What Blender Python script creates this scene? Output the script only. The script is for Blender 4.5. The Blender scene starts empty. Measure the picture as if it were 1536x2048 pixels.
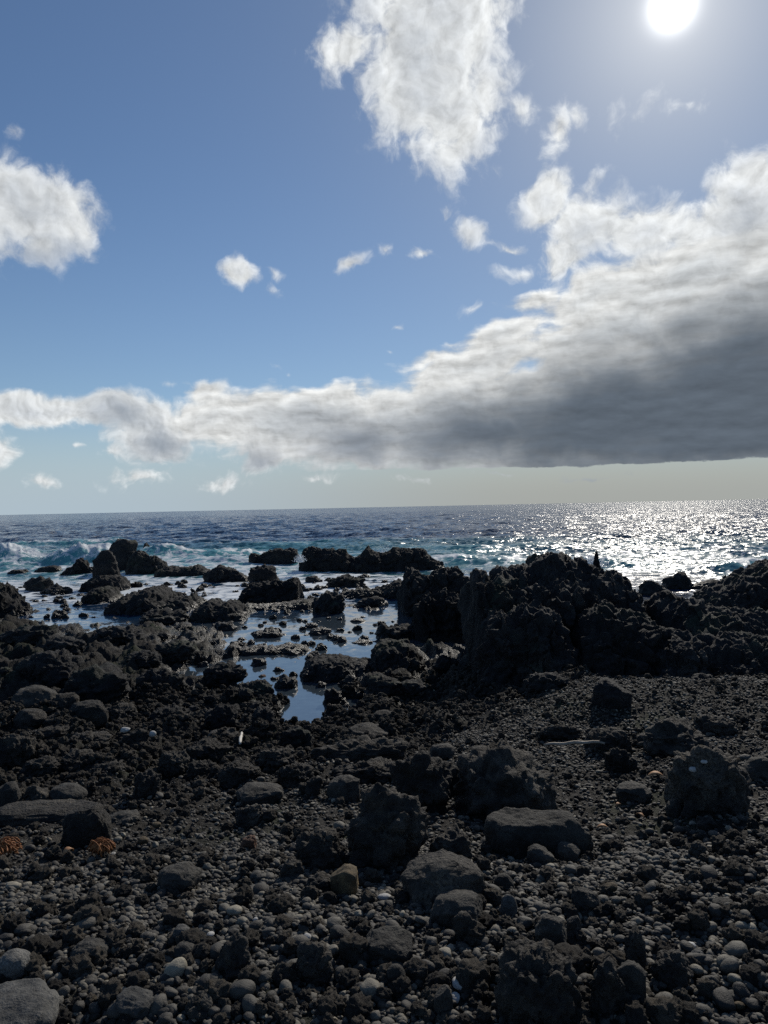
import bpy, bmesh, math, random
import numpy as np
from mathutils import Matrix, Vector

scene = bpy.context.scene
COL = scene.collection
random.seed(7)

# ------------------------------------------------------------------ camera
PW, PH, FPX = 1536.0, 2048.0, 1479.0        # size of the photograph and focal length in its pixels
CAM_Z = 3.3                                  # eye above the sea (sea level is z = 0)
PITCH = -math.atan(10.0 / FPX)
ROLL = math.atan(32.0 / 1536.0)
fwd = Vector((0, math.cos(PITCH), math.sin(PITCH)))
up0 = Vector((0, -math.sin(PITCH), math.cos(PITCH)))
rgt = Vector((math.cos(ROLL), 0, 0)) - up0 * math.sin(ROLL)
upv = Vector((math.sin(ROLL), 0, 0)) + up0 * math.cos(ROLL)
cam_data = bpy.data.cameras.new('camera')
cam = bpy.data.objects.new('camera', cam_data)
COL.objects.link(cam)
m3 = Matrix((rgt, upv, -fwd)).transposed()
cam.matrix_world = Matrix.Translation((0, 0, CAM_Z)) @ m3.to_4x4()
cam_data.sensor_fit = 'VERTICAL'
cam_data.sensor_height = 36.0
cam_data.lens = 36.0 * FPX / PH
cam_data.clip_start = 0.05
cam_data.clip_end = 80000
scene.camera = cam

def ray(px, py):
    v = fwd + rgt * ((px - PW / 2) / FPX) + upv * ((PH / 2 - py) / FPX)
    return v.normalized()

def ae(px, py):
    """photo pixel -> azimuth (right positive) and elevation, degrees"""
    v = ray(px, py)
    return math.degrees(math.atan2(v.x, v.y)), math.degrees(math.asin(v.z))

# ------------------------------------------------------------------ sun, exposure
SUN_DIR = ray(1345, 12)
SUN_AZ = math.atan2(SUN_DIR.x, SUN_DIR.y)
SUN_EL = math.asin(SUN_DIR.z)
sl = bpy.data.lights.new('sun', 'SUN')
sl.energy = 3.2
sl.angle = math.radians(0.55)
sl.color = (1.0, 0.935, 0.83)
sun = bpy.data.objects.new('sun', sl)
COL.objects.link(sun)
sun.rotation_euler = (-SUN_DIR).to_track_quat('-Z', 'Y').to_euler()
scene.view_settings.view_transform = 'Standard'
scene.view_settings.look = 'None'
scene.view_settings.exposure = 0.0
scene.view_settings.gamma = 1.0
scene.view_settings.use_curve_mapping = False
scene.render.engine = 'CYCLES'
scene.cycles.use_denoising = False
scene.cycles.max_bounces = 4
scene.cycles.diffuse_bounces = 2
scene.cycles.glossy_bounces = 3
scene.cycles.caustics_reflective = False
scene.cycles.caustics_refractive = False
scene.cycles.sample_clamp_indirect = 4.0
scene.cycles.sample_clamp_direct = 9.0

# ------------------------------------------------------------------ node helper
class NT:
    def __init__(self, tree):
        self.t = tree; self.n = tree.nodes; self.l = tree.links
    def node(self, kind, ins=None, **props):
        nd = self.n.new(kind)
        for k, v in props.items():
            setattr(nd, k, v)
        for k, v in (ins or {}).items():
            self.put(nd.inputs[k], v)
        return nd
    def put(self, sock, v):
        if isinstance(v, bpy.types.NodeSocket):
            self.l.new(v, sock)
        else:
            sock.default_value = v
    def m(self, op, a, b=0.0, c=0.0, clamp=False):
        nd = self.node('ShaderNodeMath', {0: a, 1: b, 2: c}, operation=op, use_clamp=clamp)
        return nd.outputs[0]
    def v(self, op, a, b=(0, 0, 0), scale=None):
        nd = self.node('ShaderNodeVectorMath', {0: a}, operation=op)
        if op not in ('LENGTH', 'NORMALIZE', 'SCALE'):
            self.put(nd.inputs[1], b)
        if scale is not None:
            self.put(nd.inputs['Scale'], scale)
        return nd.outputs['Value'] if op in ('LENGTH', 'DOT_PRODUCT') else nd.outputs[0]
    def noise(self, vec, scale, detail=4.0, rough=0.5, dist=0.0, kind='FBM', dims='3D', out='Fac'):
        nd = self.node('ShaderNodeTexNoise', {'Vector': vec, 'Scale': scale, 'Detail': detail,
                                              'Roughness': rough, 'Distortion': dist},
                       noise_dimensions=dims, noise_type=kind)
        return nd.outputs[out]
    def smooth(self, x, a, b, lo=0.0, hi=1.0):
        nd = self.node('ShaderNodeMapRange', {'Value': x, 'From Min': a, 'From Max': b,
                                              'To Min': lo, 'To Max': hi}, interpolation_type='SMOOTHSTEP')
        return nd.outputs[0]
    def lin(self, x, a, b, lo=0.0, hi=1.0):
        nd = self.node('ShaderNodeMapRange', {'Value': x, 'From Min': a, 'From Max': b,
                                              'To Min': lo, 'To Max': hi}, interpolation_type='LINEAR')
        return nd.outputs[0]
    def mix(self, f, a, b):
        nd = self.node('ShaderNodeMix', data_type='RGBA')
        self.put(nd.inputs['Factor'], f)
        self.put(nd.inputs['A'], a if isinstance(a, bpy.types.NodeSocket) else (*a, 1))
        self.put(nd.inputs['B'], b if isinstance(b, bpy.types.NodeSocket) else (*b, 1))
        return nd.outputs['Result']
    def mixf(self, f, a, b):
        nd = self.node('ShaderNodeMix', data_type='FLOAT')
        self.put(nd.inputs[0], f); self.put(nd.inputs[2], a); self.put(nd.inputs[3], b)
        return nd.outputs[0]

# ------------------------------------------------------------------ sky: Nishita air, procedural cloud layers, sun
world = bpy.data.worlds.new('World')
scene.world = world
world.use_nodes = True
world.node_tree.nodes.clear()
W = NT(world.node_tree)
geo = W.node('ShaderNodeNewGeometry')
DIR = W.v('SCALE', geo.outputs['Incoming'], scale=-1.0)
sep = W.node('ShaderNodeSeparateXYZ', {0: DIR})
dx, dy, dz = sep.outputs
AZ = W.m('MULTIPLY', W.m('ARCTAN2', dx, dy), 57.29578)
EL = W.m('MULTIPLY', W.m('ARCSINE', dz), 57.29578)
P = W.node('ShaderNodeCombineXYZ', {0: AZ, 1: EL, 2: 0.0}).outputs[0]

sky = W.node('ShaderNodeTexSky', sky_type='NISHITA', sun_disc=False)
sky.sun_elevation = SUN_EL
sky.sun_rotation = SUN_AZ
sky.altitude = 0
sky.air_density = 1.0
sky.dust_density = 0.15
sky.ozone_density = 2.0
SKY_STRENGTH = 0.068
air = W.v('MULTIPLY', sky.outputs[0], (SKY_STRENGTH * 0.84, SKY_STRENGTH * 0.98, SKY_STRENGTH * 1.13))

# domain warp shared by all cloud fields
wn = W.noise(P, 0.22, 3.0, 0.55, out='Color')
warp = W.v('SCALE', W.v('SUBTRACT', wn, (0.5, 0.5, 0.5)), scale=3.0)
PW_ = W.v('ADD', P, warp)
PF = W.v('MULTIPLY', PW_, (1, 1, 0))

def blob_field(blobs, coord, k=0.12, after=None):
    acc = None
    if after is not None:
        coord = W.node('ShaderNodeVectorMath', {0: after, 1: (1e-9, 1e-9, 0), 2: coord}, operation='MULTIPLY_ADD').outputs[0]
    for k_, (px, py, rx, ry, rot, s) in enumerate(blobs):
        if k_ and k_ % 12 == 0:      # chain the batches so that only a few values are alive at once
            nd = W.node('ShaderNodeVectorMath', {0: acc, 1: (1e-9, 1e-9, 0), 2: coord}, operation='MULTIPLY_ADD')
            coord = nd.outputs[0]
        a, e = ae(px, py)
        mp = W.node('ShaderNodeMapping', {'Vector': coord}, vector_type='TEXTURE')
        mp.inputs['Location'].default_value = (a, e, 0)
        mp.inputs['Rotation'].default_value = (0, 0, math.radians(rot))
        dpp = 57.29578 / FPX
        mp.inputs['Scale'].default_value = (rx * dpp, ry * dpp, 1)
        v = W.m('MULTIPLY_ADD', W.v('LENGTH', mp.outputs[0]), -s, s)
        acc = v if acc is None else W.m('SMOOTH_MAX', acc, v, k)
    return acc

# cumulus pieces: centre, radii (photo pixels -> angles), tilt, weight
PUFFS = [
    # the ragged cloud at the top
    (870, 20, 210, 200, 0, 1.0), (850, 150, 170, 170, 0, 1.0), (900, 240, 120, 140, 0, .85),
    (700, 95, 110, 60, 20, .7), (965, 190, 75, 140, 0, .6), (905, 320, 50, 60, 0, .6),
    (1050, 205, 60, 32, -25, .45), (1110, 265, 35, 75, -25, .6), (1150, 235, 30, 30, 0, .4),
    (995, 335, 30, 22, 0, .35), (640, 105, 50, 35, 0, .35),
    # left cloud
    (30, 408, 130, 84, -14, .92), (112, 424, 96, 84, 0, .92), (165, 455, 52, 66, 0, .6), (85, 480, 80, 48, 0, .6),
    (-70, 430, 130, 100, 0, .95), (-190, 470, 150, 80, 0, .8),
    # small fragments
    (478, 545, 52, 42, 0, .85), (550, 535, 36, 14, -20, .3), (553, 575, 32, 22, 0, .3), (700, 532, 46, 20, 8, .5),
    (765, 510, 24, 18, 0, .4), (842, 508, 48, 18, 0, .5), (1380, 212, 56, 13, -10, .24), (1270, 235, 90, 22, 0, .08),
    (18, 268, 20, 16, 0, .3), (945, 465, 80, 30, -24, .50), (885, 425, 26, 34, 30, .42), (1010, 488, 60, 16, -10, .46),
    (1030, 535, 52, 24, 0, .42), (955, 612, 30, 20, 0, .36), (1000, 950, 60, 8, 0, .35), (1180, 952, 90, 7, 0, .3), (820, 952, 70, 12, 0, .35), (640, 952, 60, 14, 0, .4), (905, 680, 20, 8, 0, .3), (800, 650, 22, 9, 0, .3),
    (780, 705, 22, 9, 0, .3), (335, 765, 40, 10, 12, .3), (548, 735, 16, 8, 0, .25), (575, 745, 14, 6, 0, .25),
    # right hand bank, upper cumulus
    (1100, 400, 75, 65, 0, .9), (1180, 450, 120, 80, 0, .9), (1290, 460, 150, 70, 0, .9), (1130, 510, 90, 55, 0, .8),
    (1510, 400, 110, 110, 0, 1.0), (1440, 470, 130, 90, 0, 1.0), (1260, 545, 220, 50, 5, .55), (1180, 380, 70, 40, 60, .3),
    (1640, 420, 170, 140, 0, 1.0),
    # low cumulus row on the left
    (60, 816, 210, 36, 3, 1.15), (215, 815, 100, 48, 0, 1.1), (300, 855, 110, 80, -20, 1.15), (420, 775, 62, 34, 0, .75),
    (430, 820, 120, 60, 0, .8), (520, 915, 70, 48, 0, .8), (330, 900, 80, 40, 0, .75), (240, 900, 50, 22, 0, .5),
    (-5, 905, 42, 46, 0, .8), (85, 962, 46, 20, -12, .55), (155, 885, 20, 7, 0, .4), (280, 955, 90, 24, 0, .5),
    (450, 955, 70, 26, 0, .5), (-150, 850, 160, 60, 0, .8),
]
BANK = [
    (1536, 760, 640, 200, 8, 1.5), (1250, 800, 560, 150, 12, 1.5), (900, 840, 400, 120, 6, 1.4), (600, 845, 300, 100, 2, 1.3),
    (720, 905, 160, 50, 0, 1.1), (1480, 620, 340, 130, 14, 1.2), (1240, 650, 320, 85, 16, 1.1),
    (950, 725, 220, 60, 14, 1.0), (1060, 600, 120, 40, 12, .6), (1850, 720, 560, 300, 0, 1.4),
    (410, 780, 70, 40, 0, .8), (430, 840, 150, 60, 0, .9), (1300, 860, 520, 110, 0, 1.5), (1560, 640, 200, 150, 0, 1.5),
    (1380, 560, 330, 85, 8, 1.1), (1200, 590, 210, 62, 14, .9), (1010, 665, 190, 44, 16, .8), (860, 715, 120, 30, 12, .6),
]
SHADE = [   # where the cloud is deep and little sun comes through
    (1560, 790, 780, 240, 9, 1.8), (1250, 835, 500, 175, 11, 1.6), (960, 868, 340, 125, 8, 1.3), (720, 890, 190, 85, 0, 1.1),
    (640, 845, 150, 44, 0, .6), (1500, 690, 400, 130, 12, 1.2), (1150, 760, 240, 60, 12, .6),
    (235, 830, 90, 62, -15, .75), (325, 890, 105, 64, -10, .9), (515, 918, 95, 54, 0, .8),
    (1490, 450, 100, 70, 0, .5), (840, 150, 110, 140, 0, .35), (70, 420, 90, 60, 0, .4), (90, 495, 140, 40, 0, .55), (1200, 480, 80, 50, 0, .35), (1900, 780, 520, 280, 0, 1.6),
]
fp = blob_field(PUFFS, PF)
fb = blob_field(BANK, PF, 0.2, fp)
fs = blob_field(SHADE, PF, 0.2, fb)

# billowing detail
n1 = W.noise(PW_, 0.36, 10.0, 0.61)
SUN_A, SUN_E = math.degrees(SUN_AZ), math.degrees(SUN_EL)
tosun = W.v('SCALE', W.v('NORMALIZE', W.v('SUBTRACT', (SUN_A, SUN_E, 0), P)), scale=0.55)
n3 = W.noise(PW_, 1.05, 7.0, 0.56)
lowk = W.m('MULTIPLY', W.smooth(EL, 13.0, 5.0), 0.62)
n1 = W.mixf(lowk, n1, n3)
n1s = W.noise(W.v('ADD', PW_, tosun), 0.36, 5.0, 0.585)
n3s = W.noise(W.v('ADD', PW_, W.v('SCALE', tosun, scale=0.5)), 1.05, 5.0, 0.56)
n1s = W.mixf(lowk, n1s, n3s)
relief = W.m('SUBTRACT', n1, n1s)                # > 0 where the side is turned to the sun
# flattened detail for the bank, streaks rising to the right
mb = W.node('ShaderNodeMapping', {'Vector': P}, vector_type='POINT')
mb.inputs['Rotation'].default_value = (0, 0, math.radians(-9))
mb.inputs['Scale'].default_value = (0.30, 1.0, 1)
PB = W.v('ADD', mb.outputs[0], W.v('SCALE', warp, scale=0.25))
n2 = W.noise(PB, 0.85, 8.0, 0.57)
n2s = W.noise(W.v('ADD', PB, (0, 0.42, 0)), 0.85, 4.0, 0.57)
relief2 = W.m('SUBTRACT', n2, n2s)

dp = W.m('MULTIPLY_ADD', W.m('SUBTRACT', n1, 0.5), 1.8, W.m('SUBTRACT', W.m('MULTIPLY', fp, 1.15), 0.15))
nb = W.mixf(0.62, n1, n2)
db = W.m('MULTIPLY_ADD', W.m('SUBTRACT', nb, 0.5), 1.6, W.m('SUBTRACT', W.m('MULTIPLY', fb, 1.5), 0.38))
# flat cloud base of the bank
base_line = W.m('MULTIPLY_ADD', W.m('SUBTRACT', n2, 0.5), 0.9, EL)
db = W.m('MULTIPLY_ADD', W.m('SUBTRACT', W.smooth(base_line, 2.40, 2.95), 1.0), 2.2, db)
ap = W.m('MULTIPLY', W.smooth(dp, -0.07, 0.40), W.m('MULTIPLY_ADD', fp, 1.3, 0.30, clamp=True))
ab = W.smooth(db, -0.08, 0.42)
tp = W.smooth(dp, 0.30, 1.3)
tb = W.smooth(db, 0.25, 1.3)
ns = W.m('MULTIPLY_ADD', W.m('SUBTRACT', n2, 0.5), 0.65, W.m('MULTIPLY', W.m('SUBTRACT', n1, 0.5), 0.25))
dark = W.m('POWER', W.smooth(W.m('ADD', fs, ns), -0.10, 1.25), 0.9)

puffc = W.mix(tp, (0.78, 0.80, 0.80), (0.60, 0.63, 0.66))
litp = W.m('MULTIPLY_ADD', relief, 1.9, 1.0)
puffc = W.v('SCALE', puffc, scale=litp)
puffc = W.mix(dark, puffc, (0.22, 0.265, 0.33))
bankc = W.mix(tb, (0.74, 0.75, 0.74), (0.56, 0.585, 0.60))
litb = W.m('MULTIPLY_ADD', W.m('ADD', relief2, W.m('MULTIPLY', relief, 0.8)), 1.35, 1.02)
bankc = W.v('SCALE', bankc, scale=litb)
deepc = W.v('SCALE', W.mix(W.smooth(AZ, -10.0, 14.0), (0.25, 0.285, 0.335), (0.108, 0.134, 0.168)), scale=W.m('MULTIPLY_ADD', relief2, 0.7, 1.0))
bankc = W.mix(dark, bankc, deepc)

# pale moist air above the sea, warmer and duller below the bank on the sun's side
hz = W.m('ADD', W.m('MULTIPLY', W.smooth(EL, 9.0, 0.0), 0.85), W.m('MULTIPLY', W.smooth(EL, 26.0, 0.0), 0.13))
hazec = W.mix(W.smooth(AZ, -22.0, 14.0), (0.42, 0.515, 0.585), (0.385, 0.40, 0.375))
air = W.mix(hz, air, hazec)

# bright aureole round the sun
cosang = W.v('DOT_PRODUCT', DIR, tuple(SUN_DIR))
ang = W.m('MULTIPLY', W.m('ARCCOSINE', W.m('MINIMUM', cosang, 0.9999999)), 57.29578)
air = W.mix(W.m('MULTIPLY', W.m('EXPONENT', W.m('MULTIPLY', ang, -0.07)), 0.95), air, (0.205, 0.245, 0.31))
aur = W.m('MULTIPLY', W.m('EXPONENT', W.m('MULTIPLY', ang, -0.19)), 0.58)
disc = W.m('EXPONENT', W.m('MULTIPLY', W.m('MULTIPLY', ang, ang), -0.95))

col = W.mix(W.m('MULTIPLY', ap, 0.97), air, puffc)
col = W.mix(ab, col, bankc)
glow = W.v('SCALE', (1.0, 0.985, 0.95), scale=W.m('ADD', aur, W.m('MULTIPLY', disc, 2.4)))
col = W.v('ADD', col, W.v('SCALE', glow, scale=W.m('SUBTRACT', 1.0, W.m('MULTIPLY', ab, 0.75))))
bg = W.node('ShaderNodeBackground', {'Color': col, 'Strength': 1.0})
wo = W.node('ShaderNodeOutputWorld', {'Surface': bg.outputs[0]})
world.cycles.sampling_method = 'MANUAL'
world.cycles.sample_map_resolution = 512

# ------------------------------------------------------------------ numeric noise
_rng = np.random.RandomState(3)
_perm = _rng.permutation(256).astype(np.int32)
_perm = np.concatenate([_perm, _perm, _perm])
_g = _rng.normal(size=(256, 3)); _g /= np.linalg.norm(_g, axis=1)[:, None]
_g = _g.astype(np.float32)

def perlin(p):
    """gradient noise, p (N,3) -> about -1..1"""
    p = np.asarray(p, np.float32)
    fl = np.floor(p); f = p - fl
    i = fl.astype(np.int32) & 255
    u = f * f * f * (f * (f * 6 - 15) + 10)
    out = 0
    for cx in (0, 1):
        hx = _perm[(i[:, 0] + cx) & 255]
        wx = u[:, 0] if cx else 1 - u[:, 0]
        for cy in (0, 1):
            hy = _perm[hx + ((i[:, 1] + cy) & 255)]
            wy = wx * (u[:, 1] if cy else 1 - u[:, 1])
            for cz in (0, 1):
                h = _perm[hy + ((i[:, 2] + cz) & 255)]
                g = _g[h]
                d = g[:, 0] * (f[:, 0] - cx) + g[:, 1] * (f[:, 1] - cy) + g[:, 2] * (f[:, 2] - cz)
                out = out + d * wy * (u[:, 2] if cz else 1 - u[:, 2])
    return out * 1.5

def fbm(p, octaves, rough=0.5, lac=2.03):
    p = np.asarray(p, np.float32); a = 1.0; s = 0
    for k in range(octaves):
        s = s + a * perlin(p); p = p * lac + 11.7; a *= rough
    return s

def billow(p, octaves, rough=0.5, lac=2.1):
    """rounded knobs with sharp creases between them"""
    p = np.asarray(p, np.float32); a = 1.0; s = 0
    for k in range(octaves):
        s = s + a * (np.minimum(np.abs(perlin(p)) * 1.9, 1.2) - 0.5); p = p * lac + 5.3; a *= rough
    return s

def worley(p):
    """cells: distance gap between the two nearest seeds (0 on the cracks) and a random number per cell"""
    p = np.asarray(p, np.float32); fl = np.floor(p).astype(np.int32)
    d1 = np.full(len(p), 9, np.float32); d2 = d1.copy(); cid = np.zeros(len(p), np.float32)
    for ox in (-1, 0, 1):
        for oy in (-1, 0, 1):
            for oz in (-1, 0, 1):
                c = fl + np.array((ox, oy, oz), np.int32)
                h = _perm[_perm[_perm[c[:, 0] & 255] + (c[:, 1] & 255)] + (c[:, 2] & 255)]
                seed = c + 0.5 + 0.38 * _g[h]
                d = np.linalg.norm(p - seed, axis=1)
                new = d < d1
                d2 = np.where(new, d1, np.minimum(d2, d)); cid = np.where(new, h / 255.0, cid); d1 = np.where(new, d, d1)
    return d2 - d1, cid

def sstep(x, a, b):
    t = np.clip((x - a) / (b - a), 0, 1)
    return t * t * (3 - 2 * t)

def at_y(px, py, Y):
    """the point seen at a photo pixel at forward distance Y"""
    v = ray(px, py); k = Y / v.y
    return np.array((v.x * k, Y, CAM_Z + v.z * k))

def at_z(px, py, z=0.0):
    v = ray(px, py); k = (z - CAM_Z) / v.z
    return np.array((v.x * k, v.y * k, z))

# ------------------------------------------------------------------ shape of the shore
_PY = [-400, -60, -10, 0, 3, 5, 7, 9, 10, 11, 12.5, 15, 20, 26, 34, 45, 80, 500]
_PZ = [16, 5.0, 2.2, 1.72, 1.56, 1.22, 0.86, 0.46, 0.26, 0.12, 0.08, 0.07, 0.0, -0.25, -0.9, -2.2, -5, -12]
# tide pools and channels as seen in the photograph: centre, radii in photo pixels on the water plane, weight
POOLS_PX = [
    (622, 1408, 46, 44, 1.3), (622, 1375, 62, 30, 1.3), (590, 1350, 70, 22, 1.2), (535, 1335, 80, 20, 1.2), (700, 1412, 38, 14, 1.1),
    (385, 1352, 38, 18, 1.2), (480, 1322, 40, 10, .9), (640, 1278, 170, 28, 1), (560, 1250, 110, 20, 1), (700, 1300, 75, 18, 1),
    (720, 1245, 80, 18, 1), (480, 1290, 40, 10, .7), (880, 1240, 46, 12, 1), (20, 1346, 34, 9, 1), (192, 1333, 9, 6, 1),
    (340, 1288, 20, 9, .9), (130, 1205, 105, 22, 1.3), (80, 1185, 80, 25, 1.2), (330, 1165, 140, 14, 1.3), (420, 1185, 70, 12, 1), (245, 1243, 12, 5, .8),
    (640, 1165, 100, 14, 1), (700, 1195, 60, 8, 1), (790, 1150, 90, 10, 1), (560, 1180, 40, 9, .6), (865, 1387, 12, 6, .9), (1290, 1205, 40, 24, 1.3), (1340, 1180, 110, 22, 1.3),
]
POOLS = []
for cx, cy, rx, ry, w in POOLS_PX:
    c = at_z(cx, cy)
    POOLS.append((c[0], c[1], rx * c[1] / FPX, ry * c[1] ** 2 / (CAM_Z * FPX), w))

def ground_low(X, Y):
    """the smooth lie of the land"""
    z = np.interp(Y, _PY, _PZ)
    q = np.stack([X * 0.13, Y * 0.13, 0 * X + 3.1], -1)
    z = z + 0.10 * perlin(q) * sstep(Y, 2, 6)
    # gravel bank on the right
    z = z + 0.62 * sstep(X, -0.3, 3.2) * sstep(Y, 6.5, 9.5) * (1 - sstep(Y, 12.0, 15.5))
    z = z + 0.10 * sstep(X, 0.8, 3) * (1 - sstep(Y, 6, 8))
    # lava flats of the left shore stand a little out of the water
    z = z + 0.28 * sstep(-X, 2.6, 5.5) * sstep(Y, 8, 11) * (1 - sstep(Y, 16, 23))
    z = z + 0.25 * sstep(-X / np.maximum(Y, 1), 0.46, 0.52) * sstep(Y, 16, 20) * (1 - sstep(Y, 30, 38))
    return z

def pool_mask(X, Y):
    wob = 0.35 * fbm(np.stack([X * 0.9, Y * 0.9, 0 * X + 9.0], -1), 4, 0.6)
    mk = 0 * X
    for cx, cy, rx, ry, w in POOLS:
        d = np.sqrt(((X - cx) / rx) ** 2 + ((Y - cy) / ry) ** 2) + wob
        mk = np.maximum(mk, np.minimum(w, 1.0) * (1 - sstep(d, 0.75, 1.35 * (1.1 if w > 1 else 1))))
    return mk

def lava_amount(X, Y):
    """1 on bare lava, 0 on the gravel beach"""
    a = sstep(Y + 0.55 * np.maximum(-X - 0.2, -1.2) * 1.6 - 0.9 * np.maximum(X - 0.6, 0), 6.4, 9.0)
    return np.clip(a + sstep(Y, 12.5, 14), 0, 1)

def ground(X, Y, detail=True):
    X = np.asarray(X, np.float32).ravel(); Y = np.asarray(Y, np.float32).ravel()
    z = ground_low(X, Y)
    lv = lava_amount(X, Y)
    q = np.stack([X, Y, 0 * X + 1.7], -1)
    z = z + lv * 0.15 * perlin(q * 0.55) * (1 - 0.5 * sstep(Y, 28, 34))
    pm = pool_mask(X, Y)
    if detail:
        wq = q + 0.25 * np.stack([perlin(q * 1.3 + 7), perlin(q * 1.3 + 21), 0 * X], -1)
        b = billow(wq * 1.5, 5, 0.52)
        z = z + (0.05 + 0.15 * lv) * b * (0.55 + 0.45 * sstep(np.hypot(X, Y), 3, 7))
        z = z + 0.012 * fbm(q * 14, 3, 0.6)
        front = np.hypot(X, Y) < 14
        if front.any():
            z[front] += (0.006 + 0.018 * lv[front]) * billow(q[front] * 11, 3, 0.6)
    z = z * (1 - pm) + (-0.22 + 0.10 * fbm(q * 2.2, 3)) * pm
    return z

def ground1(x, y, detail=False):
    return float(ground(np.array([x]), np.array([y]), detail)[0])

def hit(px, py):
    """where the line of sight through a photo pixel meets the (smooth) ground or the water"""
    v = ray(px, py)
    t = np.concatenate([np.linspace(1.0, 14, 700), np.linspace(14.05, 70, 800)]).astype(np.float32)
    X, Y, Z = v.x * t, v.y * t, CAM_Z + v.z * t
    g = np.maximum(ground(X, Y, False), 0.0)
    k = np.argmax(Z <= g)
    if not (Z <= g).any():
        k = len(t) - 1
    return float(X[k]), float(Y[k]), float(g[k])

# ------------------------------------------------------------------ mesh helpers
def mesh_from(name, V, F, smooth=True):
    """V (n,3), F (m,k) arrays"""
    V = np.ascontiguousarray(V, np.float32); F = np.ascontiguousarray(F, np.int32)
    me = bpy.data.meshes.new(name)
    m, k = F.shape
    me.vertices.add(len(V)); me.vertices.foreach_set('co', V.ravel())
    me.loops.add(m * k); me.loops.foreach_set('vertex_index', F.ravel())
    me.polygons.add(m)
    me.polygons.foreach_set('loop_start', np.arange(0, m * k, k, dtype=np.int32))
    me.polygons.foreach_set('loop_total', np.full(m, k, np.int32))
    me.polygons.foreach_set('use_smooth', np.full(m, smooth, bool))
    me.update(calc_edges=True)
    me.validate()
    return me

def grid_faces(nr, nc, wrap=False):
    r = np.arange(nr - 1)[:, None]; c = np.arange(nc if wrap else nc - 1)[None, :]
    c2 = (c + 1) % nc
    a = r * nc + c; b = r * nc + c2; d = (r + 1) * nc + c; e = (r + 1) * nc + c2
    return np.stack([a, b, e, d], -1).reshape(-1, 4)

def link(name, me, mat=None, parent=None):
    o = bpy.data.objects.new(name, me); COL.objects.link(o)
    if mat is not None and not me.materials:
        me.materials.append(mat)
    if parent is not None:
        o.parent = parent
    return o

def tag(o, label=None, cat=None, group=None, kind=None):
    if label: o['label'] = label
    if cat: o['category'] = cat
    if group: o['group'] = group
    if kind: o['kind'] = kind
    return o

def set_attr(me, name, vals):
    at = me.attributes.new(name, 'FLOAT', 'POINT')
    at.data.foreach_set('value', np.ascontiguousarray(vals, np.float32))

def azimuths(n_front, half_deg, n_back):
    f = np.radians(np.linspace(-half_deg, half_deg, n_front))
    b = np.radians(np.linspace(half_deg, 360 - half_deg, n_back + 2)[1:-1])
    return np.concatenate([f, b])

# ------------------------------------------------------------------ materials
def new_mat(name):
    m = bpy.data.materials.new(name); m.use_nodes = True
    m.node_tree.nodes.clear()
    N = NT(m.node_tree)
    b = N.node('ShaderNodeBsdfPrincipled')
    N.node('ShaderNodeOutputMaterial', {'Surface': b.outputs[0]})
    return m, N, b

def rock_mat(name, c0, c1, c2, rough=0.85, bump=0.6, scale=1.0, wet=True, moss=0.0, pits=0.5, spec=0.35, rand=0.35):
    """c0 dark, c1 main, c2 pale dust on knobs; pores and grain as fine relief; wet and glossy near the water line"""
    m, N, b = new_mat(name)
    g = N.node('ShaderNodeNewGeometry')
    pos = g.outputs['Position']
    rnd = N.node('ShaderNodeObjectInfo').outputs['Random']
    pr = N.v('ADD', pos, N.v('SCALE', (13.0, 7.0, 3.0), scale=rnd))
    n_big = N.noise(pr, 2.2 * scale, 4, 0.6)
    n_mid = N.noise(pr, 14 * scale, 5, 0.62)
    n_fin = N.noise(pr, 70 * scale, 4, 0.65)
    vor = N.node('ShaderNodeTexVoronoi', {'Vector': pr, 'Scale': 45 * scale, 'Randomness': 1.0}, feature='F1')
    pit = N.smooth(vor.outputs['Distance'], 0.0, 0.5)
    c = N.mix(N.smooth(n_mid, 0.35, 0.70), c0, c1)
    c = N.mix(N.m('MULTIPLY', N.smooth(n_big, 0.50, 0.72), N.smooth(n_fin, 0.35, 0.65)), c, c2)
    if moss:
        mk = N.m('MULTIPLY', N.smooth(N.noise(pos, 0.8, 5, 0.6), 0.52, 0.66), N.smooth(N.node('ShaderNodeSeparateXYZ', {0: g.outputs['Normal']}).outputs[2], 0.1, 0.8))
        c = N.mix(N.m('MULTIPLY', mk, moss), c, (0.030, 0.042, 0.018))
    c = N.v('SCALE', c, scale=N.lin(rnd, 0, 1, 1 - rand, 1 + rand))
    r = N.lin(n_fin, 0.3, 0.7, rough - 0.10, min(rough + 0.10, 1))
    if wet:
        z = N.node('ShaderNodeSeparateXYZ', {0: pos}).outputs[2]
        wk = N.smooth(N.m('MULTIPLY_ADD', N.m('SUBTRACT', n_mid, 0.5), 0.35, z), 0.30, 0.06)
        c = N.mix(wk, c, N.v('SCALE', c, scale=0.55))
        r = N.mixf(wk, r, 0.40)
    h = N.m('ADD', N.m('MULTIPLY', n_mid, 0.9), N.m('ADD', N.m('MULTIPLY', n_fin, 0.35), N.m('MULTIPLY', pit, pits * 0.35)))
    bp = N.node('ShaderNodeBump', {'Strength': bump, 'Distance': 0.085 / scale, 'Height': h})
    N.put(b.inputs['Base Color'], c); N.put(b.inputs['Roughness'], r)
    N.put(b.inputs['Normal'], bp.outputs[0])
    b.inputs['Specular IOR Level'].default_value = spec
    return m

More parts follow.
